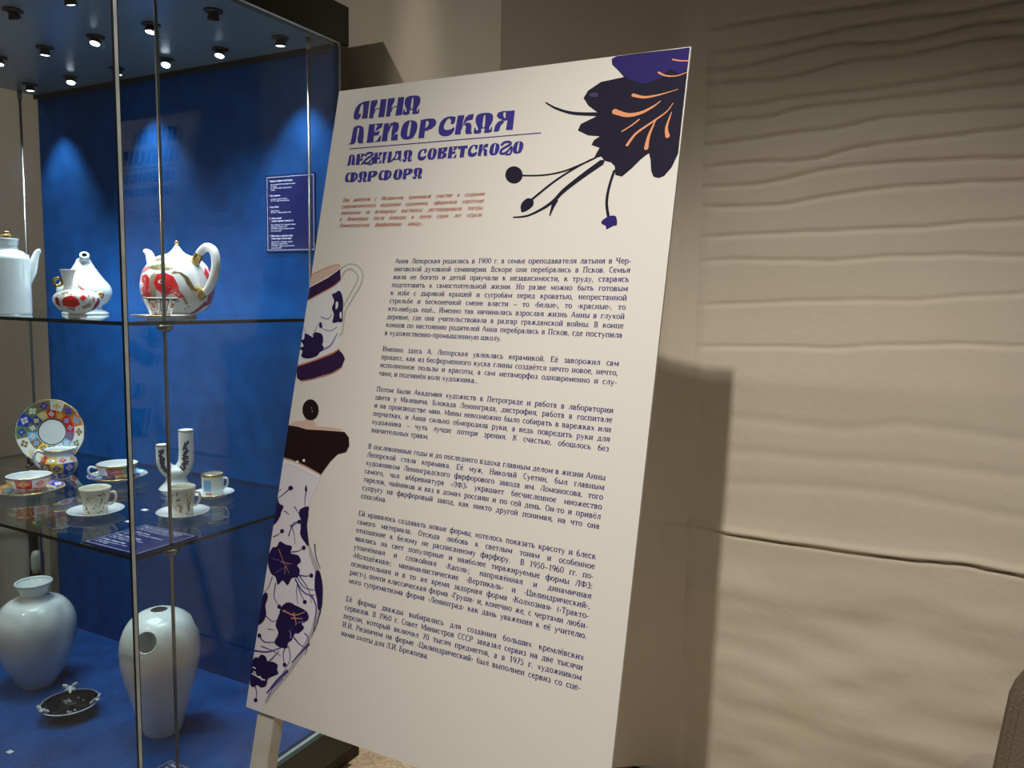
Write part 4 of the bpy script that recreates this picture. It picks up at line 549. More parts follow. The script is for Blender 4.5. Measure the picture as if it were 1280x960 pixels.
# ------------------------------------------------------------------ porcelain
def pos(k): return (OB[k][0], OB[k][1], OB[k][2])
def prof(k): return [tuple(q) for q in OB[k][3]]
def camdir(x, y):            # horizontal unit vectors towards the viewer's side and to its right
    L = math.hypot(x, y); return Vector((-x / L, -y / L, 0)), Vector((-y / L * -1, x / L * -1 * -1, 0))
def vang(x, y): return math.degrees(math.atan2(-y, -x))   # angle of the side that faces the visitor

# tall coffee pot
t = thing('coffee_pot', 'tall plain white coffee pot with gold knob, left end of upper shelf', 'pot', pos('coffee_pot'))
pr = prof('coffee_pot')
lathe('body', catmull([(0, 0.0006), (pr[0][0] / 1000 * .9, 0.0002)] + [(r / 1000, z / 1000) for r, z in pr[:4]], 2) + catmull([(r / 1000, z / 1000) for r, z in pr[3:7]], 4) + [(0, pr[6][1] / 1000)], M_PORB, t)
lathe('lid', [(0.017, 0.1288), (0.0182, 0.1295), (0.0195, 0.138), (0.0215, 0.1405), (0.0212, 0.1425), (0.012, 0.1432), (0, 0.1435)], M_PORB, t)
lathe('lid_knob', catmull([(0.003, 0.1432), (0.0035, 0.1455), (0.0085, 0.1475), (0.0095, 0.1495), (0.006, 0.1512), (0.0035, 0.153), (0.0065, 0.1548), (0.005, 0.1562), (0, 0.1566)], 3), M_GOLD, t)
va = math.radians(vang(*pos('coffee_pot')[:2])); rt = Vector((math.cos(va + PI / 2), math.sin(va + PI / 2), 0))
tube('spout', [rt * 0.026 + Vector((0, 0, 0.058)), rt * 0.038 + Vector((0, 0, 0.082)), rt * 0.045 + Vector((0, 0, 0.105)), rt * 0.050 + Vector((0, 0, 0.119)), rt * 0.0555 + Vector((0, 0, 0.1215))], [0.0115, 0.010, 0.007, 0.0052, 0.0045], M_PORB, t)
tube('handle', [rt * -0.032 + Vector((0, 0, 0.100)), rt * -0.058 + Vector((0, 0, 0.098)), rt * -0.064 + Vector((0, 0, 0.065)), rt * -0.050 + Vector((0, 0, 0.038)), rt * -0.034 + Vector((0, 0, 0.032))], 0.0048, M_PORB, t)

# squat ornamented pot with a flared neck
t = thing('squat_pot', 'small squat white pot with red painting, flared neck and gold ring handle', 'pot', pos('squat'))
va = vang(*pos('squat')[:2]); vr = math.radians(va); rt = Vector((math.cos(vr + PI / 2), math.sin(vr + PI / 2), 0)); fw = Vector((math.cos(vr), math.sin(vr), 0))
pr = prof('squat')
lathe('body', catmull([(0, .0008)] + [(r / 1000, z / 1000) for r, z in pr] + [(0, 0.0492)], 4), M_POR, t)
lathe('foot_ring', [(0.0136, 0.0003), (0.0152, 0.0003), (0.0152, 0.0035), (0.0148, 0.0045), (0.0138, 0.0045)], M_GOLD, t)
nk = lathe('neck', catmull([(0.011, 0.040), (0.009, 0.048), (0.0078, 0.056), (0.0088, 0.068), (0.0122, 0.081), (0.0132, 0.0835)], 4) + [(0.0122, 0.084), (0.0078, 0.070), (0.006, 0.056), (0, 0.055)], M_POR, t); nk.location = rt * -0.0125
rg = [(rt * (-0.0285 + 0.0068 * math.cos(a))) + Vector((0, 0, 0.0612 + 0.0068 * math.sin(a))) for a in [i * PI / 8 for i in range(17)]]
tube('ring_handle', rg, 0.0026, M_GOLD, t, sub=0, cap=False)
tube('curl', [rt * 0.031 + Vector((0, 0, 0.036)) + fw * .006, rt * 0.036 + Vector((0, 0, 0.043)), rt * 0.041 + Vector((0, 0, 0.041)), rt * 0.040 + Vector((0, 0, 0.035)), rt * 0.036 + Vector((0, 0, 0.037))], [0.0022, 0.0028, 0.003, 0.0026, 0.0018], M_GOLD, t)
tube('red_crest', [rt * 0.002 + Vector((0, 0, 0.059)) + fw * .008, rt * 0.006 + Vector((0, 0, 0.053)) + fw * .014, rt * 0.013 + Vector((0, 0, 0.0475)) + fw * .016, rt * 0.024 + Vector((0, 0, 0.045)) + fw * .014], [0.001, 0.002, 0.0022, 0.0012], mat('pink_enamel', (0.80, 0.22, 0.22), rough=0.2), t)
A = lambda pts: [(va + a, h) for a, h in pts]
decal('red_painting', [A([(-38, 20), (-10, 16), (8, 22), (2, 32), (-12, 38), (-24, 36), (-36, 30)]), A([(6, 34), (16, 40), (24, 34), (14, 28)])], pr, M_RED, t)
def dots(cs, r): return [[(va + a + r * 1.8 * math.cos(k * PI / 4), h + r * math.sin(k * PI / 4)) for k in range(8)] for a, h in cs]
decal('gold_dots', dots([(-24, 24), (-16, 30), (-30, 33), (-8, 26), (14, 32), (0, 42), (-40, 26), (24, 12), (44, 34), (-52, 38), (30, 38), (-14, 12)], 1.2), pr, M_GOLD, t, off=0.0008, cuts=0)
decal('dark_dots', dots([(-34, 40), (-14, 41), (6, 14), (34, 18), (-46, 16), (18, 44), (-4, 36)], 1.3), pr, mat('grey_gold_paint', (0.33, 0.26, 0.16)), t, off=0.0008, cuts=0)
decal('wine_painting', [A([(52, 12), (66, 14), (72, 30), (62, 36), (50, 22)]), A([(-62, 22), (-48, 18), (-46, 32), (-58, 36)])], pr, M_WINE, t)
decal('gold_painting', [A([(-45, 38), (-30, 42), (-20, 40), (-28, 46), (-44, 44)]), A([(10, 18), (20, 14), (40, 18), (34, 26), (22, 22)]), A([(-30, 12), (-8, 11), (-6, 15), (-28, 17)]), A([(38, 30), (46, 26), (44, 40)])], pr, mat('grey_gold_paint', (0.33, 0.26, 0.16), rough=0.3, metal=0.4), t)

# drop-shaped pot
t = thing('drop_pot', 'plain white drop-shaped pot on a flared foot, mouth towards the viewer', 'pot', pos('pear'))
va = math.radians(vang(*pos('pear')[:2])); fw = Vector((math.cos(va), math.sin(va), 0)); rt = Vector((math.cos(va + PI / 2), math.sin(va + PI / 2), 0))
pr = prof('pear')
lathe('body', [(0, 0.0006)] + catmull([(r / 1000, z / 1000) for r, z in pr[:-1]] + [(0, 0.112)], 5), M_PORB, t)
tube('spout', [Vector((0, 0, 0.088)), fw * 0.005 + rt * .001 + Vector((0, 0, 0.100)), fw * 0.013 + rt * .002 + Vector((0, 0, 0.110)), fw * 0.019 + rt * .002 + Vector((0, 0, 0.115))], [0.016, 0.012, 0.0088, 0.0084], M_PORB, t)
ma = fw * 0.0196 + rt * .002 + Vector((0, 0, 0.1155)); dq = (fw * 0.8 + Vector((0, 0, 0.62))).to_track_quat('Z', 'Y')
mr = lathe('mouth_ring', [(0.0046, -0.001), (0.0048, 0.0016), (0.0066, 0.0026), (0.0088, 0.0014), (0.0086, -0.002)], M_PORB, t, seg=28); mr.location = ma; mr.rotation_euler = dq.to_euler()
mh = lathe('mouth_hollow', [(0, 0.0002), (0.0047, 0.0004)], M_BLACKP, t, seg=20); mh.location = ma; mh.rotation_euler = dq.to_euler()  # black disc, the shade inside the mouth put in as colour
lathe('lid_bump', catmull([(0.006, 0.094), (0.0055, 0.0975), (0.003, 0.1), (0, 0.1005)], 3), M_PORB, t, seg=20).location = rt * 0.0125 - fw * .004

# big red-horse teapot
t = thing('teapot', 'large round white teapot painted with red horses and gold scrolls on the upper shelf', 'teapot', pos('teapot'))
pr = prof('teapot'); va = vang(*pos('teapot')[:2])
lathe('body', [(0, 0.0008)] + catmull([(r / 1000, z / 1000) for r, z in pr], 5) + [(0.0, 0.1186)], M_POR, t, seg=64)
lathe('foot_ring', [(0.0318, 0.0003), (0.0334, 0.0003), (0.0334, 0.003), (0.0320, 0.0042)], M_GOLD, t, seg=48)
ld = lathe('lid', catmull([(0.0225, 0.1172), (0.0218, 0.1195), (0.0165, 0.1215), (0.0105, 0.1265), (0.0062, 0.1325), (0.0040, 0.1355), (0.0026, 0.137), (0.0, 0.1375)], 4), M_POR, t)
lathe('knob', catmull([(0.0015, 0.1365), (0.003, 0.139), (0.0042, 0.1418), (0.0036, 0.1445), (0.0012, 0.1462), (0, 0.1464)], 3), M_GOLD, ld, seg=20)
tube('spout', [(-0.050, 0, 0.072), (-0.066, 0, 0.090), (-0.074, 0, 0.108), (-0.081, 0, 0.122), (-0.092, 0, 0.127)], [0.017, 0.013, 0.0098, 0.0075, 0.005], M_POR, t, seg=18)
hd = tube('handle', [(0.052, 0, 0.102), (0.062, 0, 0.120), (0.082, 0, 0.132), (0.101, 0, 0.124), (0.106, 0, 0.100), (0.098, 0, 0.074), (0.084, 0, 0.054), (0.068, 0, 0.044), (0.060, 0, 0.042)], [0.0066, 0.0076, 0.0082, 0.0084, 0.0084, 0.0082, 0.0078, 0.007, 0.006], M_POR, t, seg=16)
tube('handle_mount', [(0.050, 0, 0.104), (0.058, 0, 0.114), (0.064, 0, 0.121)], [0.0088, 0.0088, 0.0082], M_GOLD, hd, seg=16)
tube('handle_mount', [(0.060, 0, 0.040), (0.068, 0, 0.0445), (0.078, 0, 0.0505)], [0.0092, 0.0088, 0.0082], M_GOLD, hd, seg=16)
A = lambda pts: [(va + a, h) for a, h in pts]
decal('red_horse', [A([(-80, 30), (-76, 74), (-56, 80), (-46, 72), (-46, 30), (-60, 26)]), A([(-34, 80), (-18, 82), (-6, 76), (0, 62), (2, 50), (10, 38), (2, 36), (-8, 44), (-16, 42), (-20, 34), (-26, 46), (-34, 52), (-38, 64)])], pr, M_RED, t)
def dots(cs, r): return [[(va + a + r * 1.5 * math.cos(k * PI / 4), h + r * math.sin(k * PI / 4)) for k in range(8)] for a, h in cs]
decal('white_rosettes', dots([(-24, 66), (-66, 60), (-70, 46)], 4.2), pr, M_POR, t, off=0.0006, cuts=0)
decal('red_rosettes', dots([(-24, 66), (-66, 60)], 2.0), pr, M_WINE, t, off=0.0008, cuts=0)
decal('gold_dots', dots([(-60, 38), (-74, 36), (-12, 56), (-10, 70), (-30, 74), (-4, 46), (-70, 70), (-58, 74), (0, 30), (12, 16), (18, 20), (-30, 20), (-20, 16)], 1.3), pr, M_GOLD, t, off=0.0008, cuts=0)
decal('gold_harness', [A([(-46, 30), (-45, 76), (-38, 82), (-34, 78), (-38, 60), (-34, 50), (-36, 30)]), A([(4, 40), (8, 42), (17, 26), (13, 23)])], pr, mat('grey_gold_paint', (0.33, 0.26, 0.16)), t)
decal('gold_scroll', [A([(-10, 82), (2, 83), (10, 74), (14, 62), (20, 52), (28, 48), (34, 54), (31, 60), (27, 58), (30, 55), (26, 55), (22, 62), (16, 76), (6, 84), (-6, 86)])], pr, M_GOLD, t, off=0.0007)
decal('leaf_painting', [A([(-44, 98), (-30, 92), (-10, 96), (-6, 102), (-24, 99)]), A([(-60, 92), (-40, 88), (-14, 88), (-4, 93), (-26, 93), (-48, 97)]), A([(-56, 104), (-36, 106), (-18, 110), (-30, 112), (-50, 109)])], pr, mat('olive_gold_paint', (0.24, 0.22, 0.09), rough=0.3, metal=0.3), t)
decal('pink_painting', [A([(-82, 82), (-66, 84), (-52, 90), (-60, 96), (-78, 92)])], pr, mat('pink_enamel', (0.80, 0.22, 0.22)), t)
decal('wine_painting', [A([(54, 20), (74, 26), (92, 44), (96, 78), (78, 78), (66, 60), (54, 50)]), A([(34, 5), (48, 10), (56, 24), (50, 32), (42, 22), (32, 9)]), A([(70, 8), (84, 16), (92, 32), (80, 26), (70, 16)])], pr, M_WINE, t)
decal('red_ribbon', [A([(48, 84), (54, 92), (60, 96), (62, 84), (58, 70), (52, 72)]), A([(66, 92), (76, 96), (84, 90), (74, 84)])], pr, M_RED, t)

# octagonal cup and its saucer
def saucer(name, label, x, y, z, r, m, rim=None, h=0.011, th=0.0022, wob=None, group=None, cat='saucer', seg=56):
    t = thing(name, label, cat, (x, y, z), group=group)
    p = [(0, 0.0012), (r * 0.42, 0.0010), (r * 0.45, 0.0), (r * 0.50, 0.0002), (r * 0.52, 0.0014), (r * 0.75, h * 0.38), (r * 0.93, h * 0.82), (r, h), (r * 0.995, h + th * .6),
         (r * 0.92, h * 0.86 + th), (r * 0.74, h * 0.42 + th), (r * 0.52, 0.0034), (r * 0.40, 0.0032), (0, 0.0032)]
    lathe('dish', p, m, t, seg=seg, wob=wob)
    if rim: lathe('rim_line', [(r * 0.985, h + th * .55), (r * 1.003, h + th * .75), (r * 1.006, h + th * .2), (r * 1.002, h - .0004)], rim, t, seg=seg, wob=wob)
    return t
SZ = 0.0034       # cup foot above the shelf when it stands in a saucer
x, y, z = pos('cup1')
s1 = saucer('saucer', 'small white saucer under the octagonal cup in front of the big teapot', x + 0.002, y, z, 0.048, M_POR, M_GOLD, h=0.006)
t = thing('octagonal_cup', 'small white octagonal cup with black lines and red ornament in front of the big teapot', 'cup', (x, y, z + SZ))
p8 = [(14.5, 0), (16, 3.5), (20, 12), (28.5, 33.0)]; f8 = lambda a, r: fac(a, 8)
vessel('body', p8, M_CREAM, t, sub=2, seg=64, wob=f8)
va = vang(x, y)
def face8(k): return 22.5 + 45 * round((va - 22.5) / 45) + 45 * k
frames = []; reds = []
for k in (-1, 0, 1):
    c = face8(k); w1, w0 = 16, 15
    for (a0, b0, a1, b1) in ((-w1, 29, w1, 31), (-w0, 11, w0, 12.4), (-w1, 11, -w1 + 3.5, 31), (w1 - 3.5, 11, w1, 31)): frames.append([(c + a0, b0), (c + a1, b0), (c + a1, b1), (c + a0, b1)])
    reds.append([(c - 9, 17), (c, 15), (c + 9, 18), (c + 8, 26), (c, 23), (c - 8, 26)]); reds.append([(c - 8, 4.5), (c + 8, 4.5), (c + 6, 9), (c, 7.5), (c - 6, 9)])
decal('ink_frames', frames, p8, M_NAVY, t, facet=8, cuts=1); decal('red_ornament', reds, p8, mat('brick_enamel', (0.50, 0.07, 0.03), rough=0.2), t, facet=8, cuts=1)
decal('rim_line', [[(a, 31.4), (a + 45, 31.4), (a + 45, 32.9), (a, 32.9)] for a in range(0, 360, 45)], p8, mat('rim_brown', (0.16, 0.06, 0.03), rough=0.3), t, facet=8, cuts=3)

PAL = [M_POR, M_CREAM, M_YEL, M_ORG, M_ROYAL, M_VIOL, M_POR, M_RED, M_GRN, M_SKY, M_BRN, M_POR]
def patch_tiles(t, pf, rings, n, seed, plate=False, off=0.0004, facet=0):
    """patchwork of painted squares with a rhombus in each, one mesh of glaze colours"""
    rnd = random.Random(seed); groups = {}
    for i, (h0, h1) in enumerate(rings):
        for k in range(n):
            a0 = 360.0 * k / n + (i % 2) * 180.0 / n; a1 = a0 + 360.0 / n
            c = rnd.choice(PAL); c2 = rnd.choice([q for q in PAL if q is not c]); c3 = rnd.choice(PAL)
            groups.setdefault((c.name, 0), []).append([(a0, h0), (a1, h0), (a1, h1), (a0, h1)])
            am, hm = (a0 + a1) / 2, (h0 + h1) / 2; da, dh = (a1 - a0) * .40, (h1 - h0) * .42
            for (ox, oy) in ((-.5, 0), (.5, 0), (0, .5), (0, -.5)):
                groups.setdefault((c2.name, 1), []).append([(am + ox * da - da * .42, hm + oy * dh), (am + ox * da, hm + oy * dh - dh * .42), (am + ox * da + da * .42, hm + oy * dh), (am + ox * da, hm + oy * dh + dh * .42)])
            groups.setdefault((c3.name, 2), []).append([(am - da * .2, hm), (am, hm - dh * .2), (am + da * .2, hm), (am, hm + dh * .2)])
    byn = {m.name: m for m in PAL}
    for (cn, lay), pl in groups.items():
        o = decal('painted_patches', pl, pf, byn[cn], t, off=off + 0.00015 * lay, cuts=2 if lay == 0 else 0, plate=plate, facet=facet)

# patterned plate on its stand
PC = Vector((-1.872, 1.150, -0.340))
va = math.radians(vang(PC.x, PC.y) - 22)
nrm = Vector((math.cos(va), math.sin(va), 0.10)).normalized()
t = thing('patchwork_plate', 'large scalloped plate with colourful patchwork rim propped upright on lower shelf', 'plate', PC)
t.rotation_euler = nrm.to_track_quat('Z', 'Y').to_euler(); t.scale = (0.93, 0.93, 0.93)
pl_prof = [(0, 0.0), (32.5, 0.0), (36, 1.5), (52, 6), (70, 11), (83, 14.5)]
pp = catmull([(a / 1000, b / 1000) for a, b in pl_prof], 4)
wb = lambda a, r: 1 + 0.018 * abs(math.sin(a * 6)) * (r / 0.083) ** 3
lathe('dish', [(a, b - 0.003) for a, b in pp] + list(reversed(pp)), M_POR, t, seg=96, wob=wb)
lathe('rim_line', [(0.0822, 0.0147), (0.0836, 0.0149), (0.0839, 0.0135), (0.083, 0.0115)], M_GOLD, t, seg=96, wob=wb)
lathe('well_line', [(0.0325, 0.0007), (0.0345, 0.0014)], M_BLACKP, t, seg=64)
patch_tiles(t, pl_prof, [(36, 57), (57, 81.5)], 14, 11, plate=True, off=0.0006)
sd = thing('plate_stand', 'small dark carved wooden stand holding the patchwork plate', 'stand', (PC.x, PC.y, -0.42))
fw = Vector((nrm.x, nrm.y, 0)).normalized(); rt = Vector((-fw.y, fw.x, 0))
for sgn in (-1, 1):
    o = rt * (0.040 * sgn)
    tube('side_foot', [o + fw * 0.040 + Vector((0, 0, 0.026)), o + fw * 0.034 + Vector((0, 0, 0.010)), o + fw * 0.018 + Vector((0, 0, 0.006)), o - fw * 0.02 + Vector((0, 0, 0.008)), o - fw * 0.030 + Vector((0, 0, 0.0045))], [0.003, 0.005, 0.0045, 0.0045, 0.004], M_WOOD, sd)
    tube('front_foot', [o + fw * 0.034 + Vector((0, 0, 0.010)), o + fw * 0.040 + Vector((0, 0, 0.004)), o + fw * 0.046 + Vector((0, 0, 0.0035))], [0.005, 0.0035, 0.003], M_WOOD, sd)
    tube('back_upright', [o - fw * 0.020 + Vector((0, 0, 0.010)), o - fw * 0.024 + Vector((0, 0, 0.070)), o * 0.5 - fw * 0.022 + Vector((0, 0, 0.105))], [0.004, 0.0035, 0.003], M_WOOD, sd)
tube('cross_bar', [rt * -0.042 + Vector((0, 0, 0.007)), rt * 0.042 + Vector((0, 0, 0.007))], 0.004, M_WOOD, sd, sub=0)

# small round cream jug
x, y, z = pos('jug'); pr = prof('jug')
t = thing('patchwork_jug', 'small round jug with patchwork painting and a loop handle in front of the propped plate', 'jug', (x, y, z))
vessel('body', pr, M_POR, t, sub=5)
patch_tiles(t, pr, [(4, 18), (18, 40), (40, 54)], 9, 5)
va = math.radians(vang(x, y)); lf = Vector((math.cos(va - PI / 2), math.sin(va - PI / 2), 0))
tube('handle', [lf * 0.027 + Vector((0, 0, 0.058)), lf * 0.040 + Vector((0, 0, 0.066)), lf * 0.049 + Vector((0, 0, 0.056)), lf * 0.046 + Vector((0, 0, 0.040)), lf * 0.034 + Vector((0, 0, 0.024))], 0.0034, M_POR, t)
tube('pouring_lip', [lf * -0.024 + Vector((0, 0, 0.060)), lf * -0.031 + Vector((0, 0, 0.066)), lf * -0.035 + Vector((0, 0, 0.0705))], [0.007, 0.006, 0.003], M_POR, t)
lathe('rim_line', [(0.0296, 0.0682), (0.0306, 0.0682), (0.0308, 0.0668)], M_GOLD, t)

def teacup(key, label, r_s, s_label, seed, hl, saucer_seed, shift=(0, 0)):
    x, y, z = pos(key); x += shift[0]; y += shift[1]; pr = prof(key)
    s = saucer('saucer', s_label, x, y, z, r_s, M_POR, M_GOLD, h=0.012, wob=lambda a, r: 1 + 0.010 * abs(math.sin(a * 6)) * (r / r_s) ** 3, cat='saucer')
    pf = [(r_s * 1000 * 0.50, 3.5), (r_s * 1000 * 0.74, 0.42 * 12 + 2.2), (r_s * 1000 * 0.92, 0.86 * 12 + 2.2), (r_s * 1000 * .99, 13.3)]
    patch_tiles(s, pf, [(r_s * 520, r_s * 740), (r_s * 740, r_s * 975)], 9, saucer_seed, plate=True, off=0.0006)
    t = thing('teacup', label, 'teacup', (x, y, z + SZ))
    vessel('bowl', pr, M_POR, t, sub=4, th=0.002)
    H = pr[-1][1]
    patch_tiles(t, pr, [(H * .12, H * .40), (H * .40, H * .93)], 8, seed)
    lathe('rim_line', [(pr[-1][0] / 1000 - .0012, H / 1000 + .0011), (pr[-1][0] / 1000 + .0004, H / 1000 + .0005), (pr[-1][0] / 1000 + .0004, H / 1000 - .001)], M_GOLD, t)
    va = math.radians(vang(x, y) + hl); lf = Vector((math.cos(va), math.sin(va), 0)); R = pr[-1][0] / 1000
    tube('handle', [lf * (R - .001) + Vector((0, 0, H / 1000 * .82)), lf * (R + .012) + Vector((0, 0, H / 1000 * .92)), lf * (R + .015) + Vector((0, 0, H / 1000 * .6)), lf * (R + .003) + Vector((0, 0, H / 1000 * .32)), lf * (R - .009) + Vector((0, 0, H / 1000 * .34))], 0.0026, M_POR, t)
teacup('cupL', 'wide patchwork teacup at the left end of the lower shelf', 0.0655, 'patchwork saucer under the teacup at the left end of the lower shelf', 21, 175, 4)
teacup('cupM', 'wide patchwork teacup further back on the lower shelf, behind the steel corner edge', 0.0615, 'patchwork saucer under the teacup that stands behind the pane corner', 33, -80, 9)

def beaker(key, label, s_label, r_s, m, paint, handle_ang, gold=False):
    x, y, z = pos(key); pr = prof(key)
    saucer('saucer', s_label, x, y, z, r_s, M_POR, M_GOLD if gold else None, h=0.010, wob=(lambda a, r: 1 + 0.012 * abs(math.sin(a * 5)) * (r / r_s) ** 3))
    t = thing('beaker_cup', label, 'cup', (x, y, z + SZ))
    vessel('body', pr, m, t, sub=3, th=0.002)
    va = vang(x, y); A = lambda pts: [(va + a, h) for a, h in pts]
    for nm, mm, polys in paint: decal(nm, [A(q) for q in polys], pr, mm, t, cuts=1)
    H = pr[-1][1] / 1000; R = pr[-1][0] / 1000
    ha = math.radians(va + handle_ang); lf = Vector((math.cos(ha), math.sin(ha), 0))
    tube('handle', [lf * (R - .003) + Vector((0, 0, H * .80)), lf * (R + .008) + Vector((0, 0, H * .82)), lf * (R + .010) + Vector((0, 0, H * .58)), lf * (R + .002) + Vector((0, 0, H * .36)), lf * (R - .006) + Vector((0, 0, H * .36))], 0.0022, m, t)
    if gold: lathe('rim_band', [(R - .0022, H + .0004), (R - .0005, H + .0014), (R + .0006, H), (R + .0004, H - .003), (R + .0001, H - .0032)], M_GOLD, t)
    return t
rnd = random.Random(3)
def sprigs(n, hmax, a0=-85, a1=85):
    out = []
    for _ in range(n):
        a = rnd.uniform(a0, a1); h = rnd.uniform(4, hmax - 4); L = rnd.uniform(5, 11); th = rnd.uniform(0, PI); w = 1.4
        dx, dy = math.cos(th) * L, math.sin(th) * L * .45; nx_, ny_ = -math.sin(th) * w * 2, math.cos(th) * w * .6
        out.append([(a - dx, h - dy), (a + nx_, h + ny_), (a + dx, h + dy), (a - nx_, h - ny_)])
    return out
beaker('beak1', 'cream beaker cup with brown sprigs on lower shelf, left of pane corner', 'white saucer with a scalloped edge under the cream sprigged beaker', 0.049, M_CREAM,
       [('sprigs', M_GRN, sprigs(34, 46)), ('blossoms', mat('dusty_rose', (0.42, 0.17, 0.12), rough=0.2), [[(a - 5, h), (a, h - 2.4), (a + 5, h), (a, h + 2.4)] for a, h in ((18, 38), (-30, 30), (-8, 14), (44, 20), (26, 30), (-48, 12))])], 65)
beaker('beak2', 'white beaker cup painted with small figures in front of the twin-tube vase', 'white saucer under the beaker cup with painted figures', 0.0475, M_CREAM,
       [('pink_figure', mat('rose_enamel', (0.60, 0.25, 0.22), rough=0.2), [[(-24, 8), (-8, 7), (-2, 16), (-10, 24), (-20, 22)], [(20, 24), (26, 22), (28, 32), (22, 34)]]),
        ('gold_figure', mat('ochre_enamel', (0.45, 0.30, 0.10), rough=0.2), [[(-16, 10), (-10, 10), (-10, 18), (-16, 18)], [(24, 8), (31, 8), (33, 24), (27, 26)]]),
        ('grey_ornament', mat('slate_enamel', (0.22, 0.22, 0.26), rough=0.2), sprigs(46, 52, -80, 50)), ('dark_figure', M_NAVY, [[(30, 10), (36, 10), (38, 30), (33, 28)], [(-30, 30), (-10, 32), (-11, 34), (-31, 32)]])], 62)
beaker('cupR', 'straight white cup with gold rim and sky blue panel at the back right', 'plain white saucer under the gold-rimmed cup at the back right', 0.042, M_POR,
       [('blue_panel', M_SKY, [[(-52, 12), (-10, 12), (-10, 36), (-52, 36)]]), ('red_mark', mat('coral_enamel', (0.78, 0.12, 0.06), rough=0.2), [[(-42, 5), (-8, 5), (-8, 9), (-42, 9)]])], 62, gold=True)

# twin-tube vase
x, y, z = pos('U')
va = math.radians(vang(x, y)); fw = Vector((math.cos(va), math.sin(va), 0)); rt = Vector((math.cos(va + PI / 2), math.sin(va + PI / 2), 0))
t = thing('twin_tube_vase', 'white U-shaped vase with two tubes of unequal height and a dark leaf garland', 'vase', (x, y, z))
V3 = lambda r, h, f=0.0: rt * r + fw * f + Vector((0, 0, h))
lathe('foot', catmull([(0, 0.0006), (0.0335, 0.0), (0.0345, 0.0025), (0.030, 0.008), (0.0235, 0.015), (0.0210, 0.023), (0.0225, 0.032), (0.0215, 0.041), (0.012, 0.049), (0, 0.050)], 4), M_POR, t)
path = [(-0.0265, 0.096), (-0.0265, 0.072), (-0.0240, 0.054), (-0.0150, 0.040), (0.0, 0.0345), (0.0120, 0.041), (0.0195, 0.056), (0.0212, 0.078), (0.0212, 0.102), (0.0212, 0.1255)]
rads = [0.0130, 0.0130, 0.0138, 0.0150, 0.0165, 0.0170, 0.0165, 0.0158, 0.0156, 0.0156]
tube('twin_tubes', [V3(a, b) for a, b in path], rads, M_POR, t, seg=24)
for (a, b, rr) in ((-0.0265, 0.096, 0.0130), (0.0212, 0.1255, 0.0156)):
    q = lathe('mouth', [(0, 0.0004), (rr - 0.0022, 0.0004), (rr - 0.0014, 0.0016), (rr - 0.0001, 0.0010), (rr + 0.0002, -0.0008)], M_GOLD if False else M_POR, t, seg=28); q.location = V3(a, b)
    q2 = lathe('gold_line', [(rr - 0.0004, 0.0013), (rr + 0.0006, 0.0008), (rr + 0.0006, -0.0006)], M_BRN, t, seg=28); q2.location = V3(a, b)
cp = catmull([(a, b, r) for (a, b), r in zip(path[:-1], rads)], 7)
vs, fs = [], []
for i, (a, b, rr) in enumerate(cp[3:]):
    for k in range(3):
        ang = rnd.uniform(-0.34, 0.34) - 0.12; cx = a + math.sin(ang) * rr * (1 if i > 0 else 1); c = V3(cx, b + rnd.uniform(-.0022, .0022), math.cos(ang) * rr + 0.0002)
        th = rnd.uniform(0, PI); L_, w_ = rnd.uniform(.0022, .0038), rnd.uniform(.0013, .0021); base = len(vs)
        for m_ in range(8):
            u = m_ * PI / 4; px_ = math.cos(u) * L_; py_ = math.sin(u) * w_
            dx = px_ * math.cos(th) - py_ * math.sin(th); dz = px_ * math.sin(th) + py_ * math.cos(th)
            an = ang + dx / rr; vs.append(V3(a + math.sin(an) * (rr + .0005), c.z + dz, math.cos(an) * (rr + .0005)))
        fs.append(tuple(range(base, base + 8)))
mesh_obj('leaf_garland', vs, fs, M_NAVY, t)['kind'] = 'stuff'

# tall-necked white vase
x, y, z = pos('vaseW')
t = thing('necked_vase', 'large matt white vase with a narrow neck and flared lip on the blue case floor', 'vase', (x, y, z))
pr = prof('vaseW'); vessel('body', pr[:-1], M_PORM, t, sub=5, th=0.004, seg=64)
lathe('lip', catmull([(0.0355, 0.2375), (0.0385, 0.2395), (0.0392, 0.2425), (0.0375, 0.2445), (0.0345, 0.2435), (0.0330, 0.2385)], 4), M_POR, t, seg=64)

# vase with round openings
x, y, z = pos('vaseH'); pr = prof('vaseH')
t = thing('pierced_vase', 'large white egg-shaped vase with big round openings in its shoulder', 'vase', (x, y, z))
vb = vessel('body', pr, M_PORM, t, sub=5, th=0.0045, seg=96)
va = vang(x, y)
cut = []
for k, a in enumerate((va - 22, va + 98, va + 218)):
    ar = math.radians(a); d = Vector((math.cos(ar), math.sin(ar), 0.52)).normalized()
    bm = bmesh.new(); bmesh.ops.create_cone(bm, cap_ends=True, segments=40, radius1=0.0215, radius2=0.0215, depth=0.06)
    bmesh.ops.transform(bm, matrix=Matrix.Translation(d * 0.0 + Vector((math.cos(ar) * 0.060, math.sin(ar) * 0.060, 0.215))) @ d.to_track_quat('Z', 'Y').to_matrix().to_4x4(), verts=bm.verts)
    co = from_bm('cutter', bm, M_PORM, t); cut.append(co)
    md = vb.modifiers.new('hole', 'BOOLEAN'); md.object = co; md.operation = 'DIFFERENCE'; md.solver = 'EXACT'
bpy.context.view_layer.update()
dg = bpy.context.evaluated_depsgraph_get(); ev = vb.evaluated_get(dg); nm = bpy.data.meshes.new_from_object(ev)
vb.modifiers.clear(); vb.data = nm
for c in cut: bpy.data.objects.remove(c)
